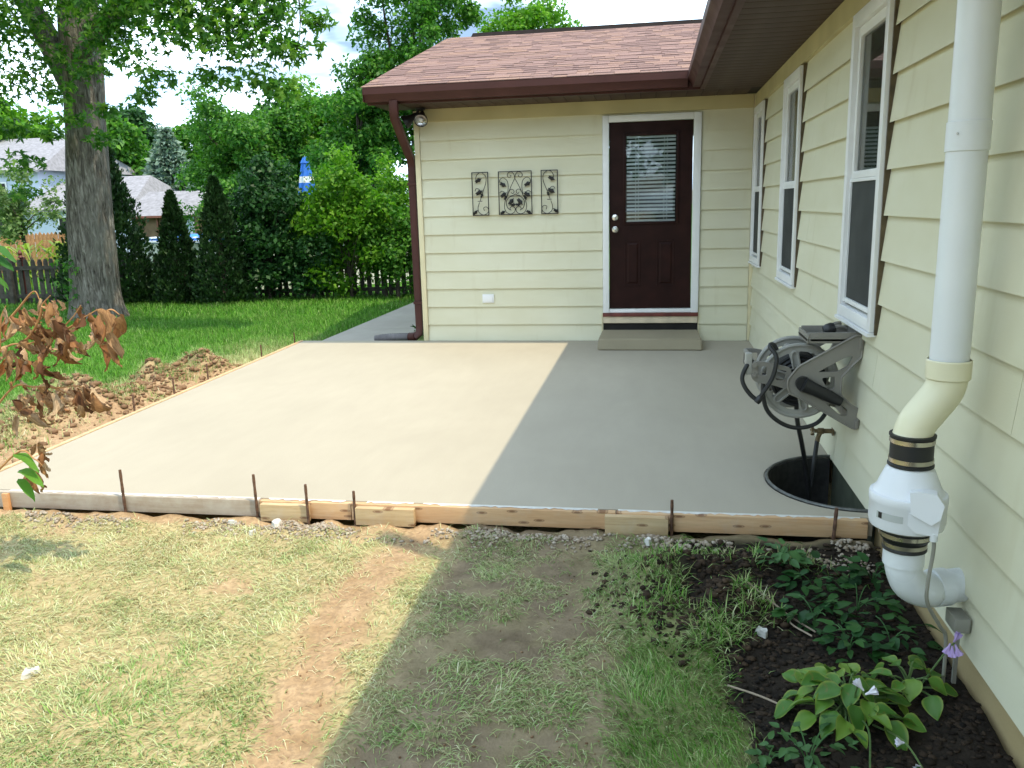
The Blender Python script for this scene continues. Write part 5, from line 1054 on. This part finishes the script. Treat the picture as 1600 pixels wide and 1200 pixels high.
t = MB(); t.box((-19.2, 19.96, -.35), (-18.5, 19.99, 1.35)); part(sh, 'door_opening', t, M['dark']); t = MB(); t.box((-20.75, 19.72, 1.42), (-17.75, 19.76, 1.50)); part(sh, 'fascia', t, M['redtrim']); t = MB(); t.box((-18.15, 19.90, -.35), (-17.86, 19.96, 1.42)); part(sh, 'white_panel', t, M['bluewall'])
gs = empty('gambrel_shed', (-20.2, 24, -.35), 'small pale blue gambrel shed behind the brown shed', 'shed'); mb = MB(); mb.prism([(-21.3, -.35), (-18.9, -.35), (-18.9, 1.5), (-19.3, 2.1), (-20.1, 2.42), (-20.9, 2.1), (-21.3, 1.5)], 24, 26.5, lambda u, v, d: Vector((u, d, v))); part(gs, 'wall', mb, M['bluewall'], False)
mb = MB(); prf = [(-21.42, 1.46), (-20.96, 2.16), (-20.1, 2.50), (-19.24, 2.16), (-18.78, 1.46)]; mb.prism(prf+[(a, b-.07) for a, b in prf[::-1]], 23.9, 26.6, lambda u, v, d: Vector((u, d, v))); part(gs, 'roof', mb, M['bluewall'], False)
fh_ = empty('far_house', (-35.5, 51, -.4), 'tan roofed house far behind the blue spruce', 'house'); gable(fh_, -38, -33.2, 50, 55, -.4, 4.4, 5.4, M['creamwood'], M['farroof'], .3, .4)
# pool
pl = empty('pool', (-10.6, 12.5, -.3), 'round white above ground pool behind the picket fence', 'pool'); TM = Matrix.Translation((-10.6, 12.5, 0))
t = MB(); t.lathe([(4.15, -.3), (4.15, .86), (4.10, .86), (4.10, -.28)], 64, TM, False); part(pl, 'pool_wall', t, simple('pool_white', (.66, .66, .60), .5)); t = MB(); t.lathe([(4.02, .88), (4.02, .92), (4.24, .92), (4.24, .88)], 64, TM, False); part(pl, 'rim', t, M['white'])
t = MB(); t.lathe([(4.095, .40), (4.095, .875)], 64, TM, False); part(pl, 'liner', t, simple('pool_liner', (.05, .20, .55), .4, var=.5, scale=3)); t = MB(); t.lathe([(.001, .70), (4.09, .70)], 64, TM, False); part(pl, 'water', t, simple('pool_water', (.05, .28, .48), .05))
for x, y, lb in ((-12.6, 10.6, 'blue pool float near the left of the pool'), (-9.9, 11.5, 'blue pool float behind the dark shrub')):
    t = MB(); t.tube([(.42*math.cos(q), .42*math.sin(q), 0) for q in (2*math.pi*i/24 for i in range(24))], .16, 10, closed=True); tag(t.build('pool_float', simple('float_blue', (.03, .16, .62), .3, var=.9, scale=2), None, loc=(x, y, .86)), lb, 'pool float')
# closed umbrella
um = empty('patio_umbrella', (-12.2, 17.3, -.3), 'folded blue umbrella with a white band above the shrubs', 'umbrella')
t = MB(); t.tube([(-12.2, 17.3, -.3), (-12.2, 17.3, 3.28)], .022, 8); part(um, 'pole', t, M['white'])
def cone(z0, z1, r0, r1, mat, nm):
    t = MB(); n = 24; vs = []; 
    for z, r in ((z0, r0), ((z0+z1)/2, (r0+r1)/2), (z1, r1)):
        for j in range(n): a = 2*math.pi*j/n; rr_ = r*(1+.22*math.cos(a*8)); vs.append((-12.2+rr_*math.cos(a), 17.3+rr_*math.sin(a), z))
    t.add(vs, [(i*n+j, i*n+(j+1) % n, (i+1)*n+(j+1) % n, (i+1)*n+j) for i in range(2) for j in range(n)]); part(um, nm, t, mat)
ub = simple('umbrella_blue', (.03, .17, .62), .7); cone(2.05, 2.42, .27, .22, ub, 'lower_canopy'); cone(2.42, 2.62, .22, .19, M['white'], 'white_band'); cone(2.62, 3.04, .19, .12, ub, 'upper_canopy'); cone(3.04, 3.25, .15, .05, ub, 'cap')
# garden plants by the fence
def strap_plant(x, y, h, nl, lw, mat, name, label, cat, group):
    z = gh(x, y); mb = MB()
    for i in range(nl):
        a = random.uniform(0, 6.28); L = h*random.uniform(.5, .9); b = h*random.uniform(.15, .75); d = Vector((math.cos(a), math.sin(a), 0)); s_ = Vector((-d.y, d.x, 0)); pr = []
        for k in range(5):
            t = k/4; c = Vector((x, y, z+b))+d*L*.6*t+Vector((0, 0, L*(.75*t-.95*t*t))); w = lw*(1-t)*(.5+1.6*t*(1-t)+.5); pr += [c-s_*w, c+s_*w]
        mb.add(pr, [(2*k, 2*k+1, 2*k+3, 2*k+2) for k in range(4)])
    root = empty(name, (x, y, z), label, cat, group); o = part(root, 'leaves', mb, mat); o['kind'] = 'stuff'; t = MB(); t.tube([(x, y, z), (x+.02, y, z+h*.8)], [.015, .006], 6); part(root, 'stem', t, M['lyellow'])
for i in range(16):
    x = -17.4+i*.21+random.uniform(-.05, .05); strap_plant(x, 8.2+random.uniform(0, 1.6), random.uniform(1.30, 1.75), 18, .05, M['lyellow'], 'garden_plant', 'sunlit yellow green vegetable plant behind the fence, number %d from the left' % (i+1) if False else 'sunlit yellow green vegetable plant behind the left end of the fence', 'plant', 'vegetable row behind the fence')
# small leafy plant beside the path
strapx = empty('leafy_weed', (-3.83, .75, -.04), 'broad leaved weed beside the path behind the downspout', 'weed'); n = 60; P_ = np.column_stack([RNG.normal(-3.84, .06, n), RNG.normal(.62, .16, n), RNG.uniform(-.03, .13, n)]); U, N = orient(P_, P_-np.array([0, 0, .3]), n, .8, .2, .5)
o = link('leaves', leafmesh('leaves', P_, U, N, RNG.uniform(.05, .10, n), M['ldark'])); o['kind'] = 'stuff'; under(o, strapx)

# ------------------------------------------------------------------ trees added round the yard (outside the picture, seen in the panes)
rt = random.Random(9)
shrub(-4.9, 7.0, 2.3, .7, .5, 40, 110, .30, .085, 'lmid', 'leafy shrub behind the wing at the end of the path', 307)
tree('broadleaf_tree', (-3.0, 12, -.3), 2.4, .14, (-3.0, 12, 2.6), (2.2, 1.8, 2.3), 50, 150, .6, .16, 'lmid', 'green tree hidden behind the wing', 215, GT)
tree('broadleaf_tree', (-29, 17, -.3), 3, .2, (-29, 17, 3.4), (3.0, 2.4, 3.2), 50, 150, .8, .24, 'lmid', 'green tree left of the pale blue house', 216, GT)
for i, (x, y, h, r) in enumerate(((-17, -6, 8, 3.2), (-20, -13, 9, 3.6), (-15, -20, 10, 3.8), (-8, -26, 9, 3.8), (0, -28, 10, 4.0), (8, -26, 9, 3.6), (-19, 1, 8, 3.0))):  # unseen trees added to cut the low sky light on the walls
    tree('unseen_tree', (x, y, -.2), h*.45, .2, (x, y, h*.62), (r, r, h*.40), 34, 150, 1.15, .42, 'lmid', ['broad added tree left of the patio', 'added tree at the left rear corner of the yard', 'added tree behind and left of the photographer', 'tall added tree behind the photographer', 'added tree in line with the house wall behind the photographer', 'added tree behind the house corner', 'added tree beyond the left end of the picket fence'][i], 600+i, 'added trees round the yard outside the picture')
# ------------------------------------------------------------------ hosta and weeds in the bed
def m_hosta():
    s = NT('hosta_margin_leaf'); r = s.rnd(); c = s.ramp(r, (0., (.045, .135, .018)), (.6, (.085, .20, .026)), (1., (.16, .27, .035)))
    c = s.mix(s.ramp(s.attr('edge'), (.72, 0.), (.98, .8)), c, (.24, .30, .05)); c = s.mix(s.ramp(s.noise(s.coord(), 3.1, 2), (.66, 0.), (.76, .6)), c, (.20, .13, .03))
    p = s.prin(c, .42, .35); t = s.n('BsdfTranslucent'); s.l(c, t.inputs[0]); m = s.n('MixShader'); m.inputs[0].default_value = .2; s.l(p, m.inputs[1]); s.l(t.outputs[0], m.inputs[2]); return s.out(m.outputs[0])
M['hosta'] = m_hosta()
def blade_leaf(seed, wr, mat, droop=.35, cup=.25, ripple=.02, nr=8, nc=6, tip=1.0):
    rg = random.Random(seed); vs = []; ed = []; fs = []
    for i in range(nr+1):
        t = i/nr; w = wr*(math.sin(math.pi*min(1, t**.75*1.0))**.8)*(1-.15*t)
        if i in (0, nr): w = .012
        for j in range(nc+1):
            u = j/nc*2-1; vs.append((t-.02*u*u*w, u*w*.5, cup*w*abs(u)**1.5*.6-droop*t*t+ripple*math.sin(t*9+u*4+seed)*abs(u))); ed.append(max(abs(u), 2*abs(t-.5)**.9 if False else abs(u)))
    for i in range(nr):
        for j in range(nc): a = i*(nc+1)+j; fs.append((a, a+1, a+nc+2, a+nc+1))
    return npmesh('leaf', np.array(vs), np.array(fs), 4, mat, True, {'edge': np.array(ed)})
hv = [blade_leaf(i, .74+.06*(i % 3), M['hosta'], .08+.10*i, .36-.10*(i % 4), .035) for i in range(5)]
def hosta(name, cx, cy, n, rad, hgt, L, label, seed):
    rg = random.Random(seed); z0 = gh(cx, cy); root = empty(name, (cx, cy, z0), label, 'plant', 'hostas in the bed by the wall')
    for i in range(n):
        a = 6.283*i*.381966+rg.uniform(-.25, .25); f = ((i+.5)/n)**.6; r = rad*f; hh = hgt*(1.05-.75*f)*rg.uniform(.8, 1.2); p = Vector((cx+r*math.cos(a), cy+r*math.sin(a), z0+hh)); l = L*rg.uniform(.75, 1.15)
        o = link('leaf', hv[rg.randrange(5)], None, p, (rg.uniform(-.5, .5), rg.uniform(-.35, .55)+.12*f, a+rg.uniform(-.9, .9)), (l, l, l)); under(o, root)
        t = MB(); t.tube(bez((cx+rg.uniform(-.02, .02), cy+rg.uniform(-.02, .02), z0-.01), (cx, cy, z0+hh*.8), p-Vector((math.cos(a), math.sin(a), 0))*r*.3, p+Vector((0, 0, -.002)), 5), .0032, 5); part(root, 'petiole', t, M['lpale'])
    return root
h1 = hosta('hosta', -.42, -6.72, 40, .165, .13, .088, 'larger hosta clump with yellow edged leaves in the dark bed', 11)
h2 = hosta('hosta', -.20, -6.58, 15, .11, .12, .078, 'smaller flopped hosta clump closest to the house wall', 12)
M['petalw'] = simple('white_petal', (.70, .68, .74), .6); M['petalp'] = simple('lavender_petal', (.42, .30, .56), .6)
def stalk(root, pts, tips, mat, L):
    t = MB(); t.tube(crom(pts, 6), .0030, 6); st_ = part(root, 'flower_stalk', t, M['lpale'])
    for (p, d) in tips:
        q = Vector(d).normalized().to_track_quat('Z', 'Y').to_matrix().to_4x4(); t = MB(); n = 12; vs = []
        for z, r in ((0, .0025), (.35, .0045), (.7, .008), (1.0, .011)):
            for j in range(n): a = 6.283*j/n; rr_ = r*(1+(.28*math.cos(3*a*2) if z > .6 else 0)); vs.append(Matrix.Translation(p) @ q @ Vector((rr_*math.cos(a), rr_*math.sin(a), L*z)))
        t.add(vs, [(i*n+j, i*n+(j+1) % n, (i+1)*n+(j+1) % n, (i+1)*n+j) for i in range(3) for j in range(n)]); sub(st_, 'blossom', t, mat)
stalk(h1, [(-.41, -6.74, -.12), (-.42, -6.84, .06), (-.42, -6.92, .07)], [((-.42, -6.90, .075), (-.4, .1, .5)), ((-.42, -6.92, .075), (.6, -.1, .4))], M['petalw'], .035)
stalk(h1, [(-.41, -6.74, -.10), (-.40, -6.90, -.05), (-.42, -7.02, -.10)], [((-.42, -7.02, -.10), (.2, -1, 0))], M['petalw'], .02)
stalk(h1, [(-.36, -6.80, -.10), (-.31, -6.93, -.06), (-.27, -7.02, -.10)], [((-.31, -6.94, -.06), (-.8, -.1, .1)), ((-.28, -7.0, -.09), (-.5, -.6, .1))], M['petalw'], .022)
stalk(h2, [(-.19, -6.60, -.12), (-.13, -6.59, -.02), (-.085, -6.58, .05), (-.07, -6.585, .075)], [((-.075, -6.585, .065), (.0, -.25, -1)), ((-.068, -6.59, .072), (.35, -.2, -.9)), ((-.08, -6.58, .07), (-.3, -.1, -1)), ((-.07, -6.58, .075), (.3, -.2, .9))], M['petalp'], .036)
wv_ = [blade_leaf(20+i, .55+.08*i, M['lweed'], .15, .15, .02, 5, 4) for i in range(3)]; wd_ = [blade_leaf(30+i, .5+.1*i, M['ldark'], .2, .1, .03, 5, 4) for i in range(3)]
def weed(x, y, n, rad, h, L, vset, label, seed, name='weed', group='weeds in the bed'):
    rg = random.Random(seed); z0 = gh(x, y); root = empty(name, (x, y, z0), label, 'weed', group)
    for i in range(n):
        a = rg.uniform(0, 6.283); r = rad*math.sqrt(rg.random()); l = L*rg.uniform(.6, 1.25); px_, py_ = min(x+r*math.cos(a), -.03), y+r*math.sin(a)
        under(link('leaf', vset[rg.randrange(3)], None, (px_, py_, gh(px_, py_)+h*rg.random()+.008), (rg.uniform(-.5, .5), rg.uniform(-.5, .4), a+rg.uniform(-.6, .6)), (l, l, l)), root)
    t = MB()
    for i in range(4): a = rg.uniform(0, 6.283); q = Vector((min(x+rad*.7*math.cos(a), -.03), y+rad*.7*math.sin(a), z0+h*.8)); t = MB(); t.tube(bez((x, y, z0-.02), (x, y, z0+h*.5), q.lerp(Vector((x, y, z0+h)), .3), q, 5), .0022, 5); part(root, 'stem', t, M['lweed'])
weed(-.58, -6.98, 46, .13, .10, .040, wv_, 'light green small leaved weed in front of the hosta', 41)
weed(-.70, -7.00, 14, .06, .05, .040, wv_, 'small pale weed at the left edge of the bed', 42)
for i, (x, y, r, lb) in enumerate(((-.36, -5.80, .13, 'dark weed patch nearest the form board'), (-.22, -5.98, .14, 'dark weed patch against the foundation'), (-.40, -6.08, .13, 'dark weed patch in the middle of the bed'), (-.16, -6.24, .12, 'dark weed patch below the vent elbow'), (-.10, -5.72, .09, 'dark broad leaved weed at the wall below the fan'), (-.32, -6.30, .10, 'dark weed patch just behind the hosta'), (-.47, -5.66, .09, 'green weed among the rubble by the form board'))):
    weed(x, y, 34, r, .09, .062, wd_ if i != 6 else wv_, lb, 50+i)
weed(-.33, -7.04, 14, .05, .06, .035, wv_, 'green sprig right of the flower stalk', 61)
# ------------------------------------------------------------------ wilted shrub at the left
def m_wilt():
    s = NT('dead_leaf'); r = s.rnd(); c = s.ramp(r, (0., (.12, .055, .028)), (.3, (.32, .15, .060)), (.55, (.48, .28, .13)), (.8, (.58, .42, .26)), (1., (.46, .18, .06)))
    v = s.coord((3, 30, 3)); c = s.mix(s.ramp(s.noise(v, 1.5, 2), (.4, .5), (.6, 0.)), c, (.12, .055, .03)); p = s.prin(c, .75, .2); t = s.n('BsdfTranslucent'); s.l(c, t.inputs[0]); m = s.n('MixShader'); m.inputs[0].default_value = .22; s.l(p, m.inputs[1]); s.l(t.outputs[0], m.inputs[2]); return s.out(m.outputs[0])
M['wilt'] = m_wilt()
def dead_leaf(seed):
    rg = random.Random(seed); nr, nc = 12, 6; vs = []; fs = []; fold = rg.uniform(1.2, 2.3); curl = rg.uniform(-1.9, 2.1); tw = rg.uniform(-2.4, 2.4); wr = rg.uniform(.26, .42); x = z = 0.; ang = 0
    for i in range(nr+1):
        t = i/nr; ang = curl*t*t; x += math.cos(ang)/nr; z -= math.sin(ang)/nr; w = wr*math.sin(math.pi*min(1, .06+.94*t**.8))**.9+.01
        for j in range(nc+1):
            u = j/nc*2-1; f = fold*u*(1+.3*math.sin(5*t+seed)); a = tw*t; yy, zz = w*.5*math.sin(f)/max(fold, .1)*1.2, w*.5*(1-math.cos(f))*(1.1 if seed % 2 else -1.1)+.06*math.sin(t*16+u*5+seed)*abs(u)
            vs.append((x+zz*math.sin(ang), yy*math.cos(a)-zz*math.sin(a), z+(zz*math.cos(a)+yy*math.sin(a))*math.cos(ang)))
    for i in range(nr):
        for j in range(nc): a = i*(nc+1)+j; fs.append((a, a+1, a+nc+2, a+nc+1))
    return npmesh('dead_leaf', np.array(vs), np.array(fs), 4, M['wilt'], True)
dv_ = [dead_leaf(i) for i in range(9)]; gv_ = [blade_leaf(70+i, .40, M['lmid'], .35, .15, .03) for i in range(3)]
WX = lambda px_, py_, y=-6.0: (-3.872+px_*.00305+(y+6)*-.86, y, 1.118-(py_-480)*.00294+(y+6)*-.20)
ws = empty('wilted_shrub', (-4.45, -6.1, gh(-4.45, -6.1)), 'shrub with brown wilted leaves hanging at the left edge', 'shrub')
M['wstem'] = simple('orange_stem', (.40, .20, .075), .7, var=.2, scale=20)
zg = gh(-4.45, -6.1)
stems = [[(-4.45, -6.1, zg), (-4.25, -6.08, .55), WX(-15, 550), WX(40, 535), WX(82, 520), WX(112, 498), WX(130, 478)], [WX(20, 540), WX(45, 520), WX(62, 495), WX(68, 478), WX(84, 463)], [WX(60, 530), WX(105, 512), WX(125, 500), WX(152, 486)], [WX(5, 505), WX(30, 482), WX(58, 457), WX(66, 470)], [(-4.45, -6.1, zg), (-4.2, -6.05, .35), WX(-10, 612, -5.95), WX(35, 602, -5.95), WX(78, 603, -5.95), WX(105, 600, -5.95), WX(128, 606, -5.95)],
         [WX(62, 600, -5.95), WX(90, 612, -5.95), WX(112, 625, -5.95)], [(-4.42, -6.12, zg), (-4.1, -6.15, .2), WX(-12, 705, -6.1), WX(18, 712, -6.1), WX(30, 722, -6.1)], [WX(150, 505), WX(168, 488), WX(178, 485), WX(188, 492)], [(-4.47, -6.12, zg), (-4.3, -6.3, .9), WX(-20, 440, -6.15), WX(5, 415, -6.15)], [WX(-12, 545), WX(-2, 500), WX(10, 478)]]
for s_ in stems:
    t = MB(); cp_ = crom(s_, 6); t.tube(cp_, [.0065-.0045*i/(len(cp_)-1) for i in range(len(cp_))], 6); part(ws, 'branch', t, M['wstem'])
WL = [(8, 490, 40), (20, 490, 45), (38, 478, 38), (36, 488, 36), (66, 472, 26), (62, 480, 20), (86, 464, 44), (70, 500, 40), (78, 498, 46), (84, 512, 44), (52, 505, 46), (44, 512, 50), (30, 525, 48), (18, 532, 50), (8, 540, 50), (60, 525, 44), (96, 512, 40), (108, 515, 42), (106, 525, 50), (120, 530, 46), (92, 535, 40), (134, 488, 40), (146, 485, 44), (150, 492, 50), (142, 500, 50), (158, 508, 60), (188, 492, 46), (190, 496, 42), (160, 530, 44), (72, 540, 40), (20, 555, 44), (36, 560, 48), (50, 560, 40), (2, 555, 46), (12, 590, 30), (60, 580, 30),
      (42, 606, 50), (52, 608, 52), (62, 605, 46), (78, 606, 40), (98, 604, 44), (108, 604, 40), (118, 600, 40), (128, 606, 38), (70, 612, 44), (10, 612, 50), (2, 625, 60), (6, 640, 60), (112, 622, 34), (22, 612, 30), (28, 720, 30), (12, 730, 52), (30, 690, 40), (34, 696, 34), (4, 735, 40)]
rg = random.Random(5)
WL2 = WL+[(a+rg.uniform(-12, 12), b+rg.uniform(-8, 10), L*rg.uniform(.6, 1)) for a, b, L in WL if a < 175]+[(a+rg.uniform(-14, 10), b+rg.uniform(-8, 10), L*rg.uniform(.5, .9)) for a, b, L in WL if a < 150]
for i, (a, b, L) in enumerate(WL2):
    y = -6.0+rg.uniform(-.10, .10) if b < 600 else -5.95+rg.uniform(-.08, .08); p = Vector(WX(a, b, y)); sc_ = L*.00280*rg.uniform(.85, 1.15); d = Vector((rg.gauss(.28, .45), rg.gauss(0, .45), -1)).normalized()
    q = d.to_track_quat('X', 'Z').to_matrix() @ Matrix.Rotation(rg.uniform(0, 6.28), 3, 'X'); under(link('dead_leaf', dv_[rg.randrange(9)], None, p, q.to_euler(), (sc_,)*3), ws)
for i, (a, b, y, d, L) in enumerate(((-2, 398, -6.15, (1, -.2, -.12), .15), (-6, 412, -6.15, (1, -.3, -.05), .16), (-6, 438, -6.15, (1, -.1, -.35), .10), (-14, 704, -6.1, (1, -.2, -.18), .15), (-10, 730, -6.1, (1, -.3, -.05), .16), (-14, 745, -6.1, (.9, -.3, -.4), .13), (-20, 420, -6.2, (.8, -.3, .2), .12))):
    q = Vector(d).normalized().to_track_quat('X', 'Z').to_matrix(); under(link('green_leaf', gv_[i % 3], None, Vector(WX(a, b, y)), q.to_euler(), (L,)*3), ws)
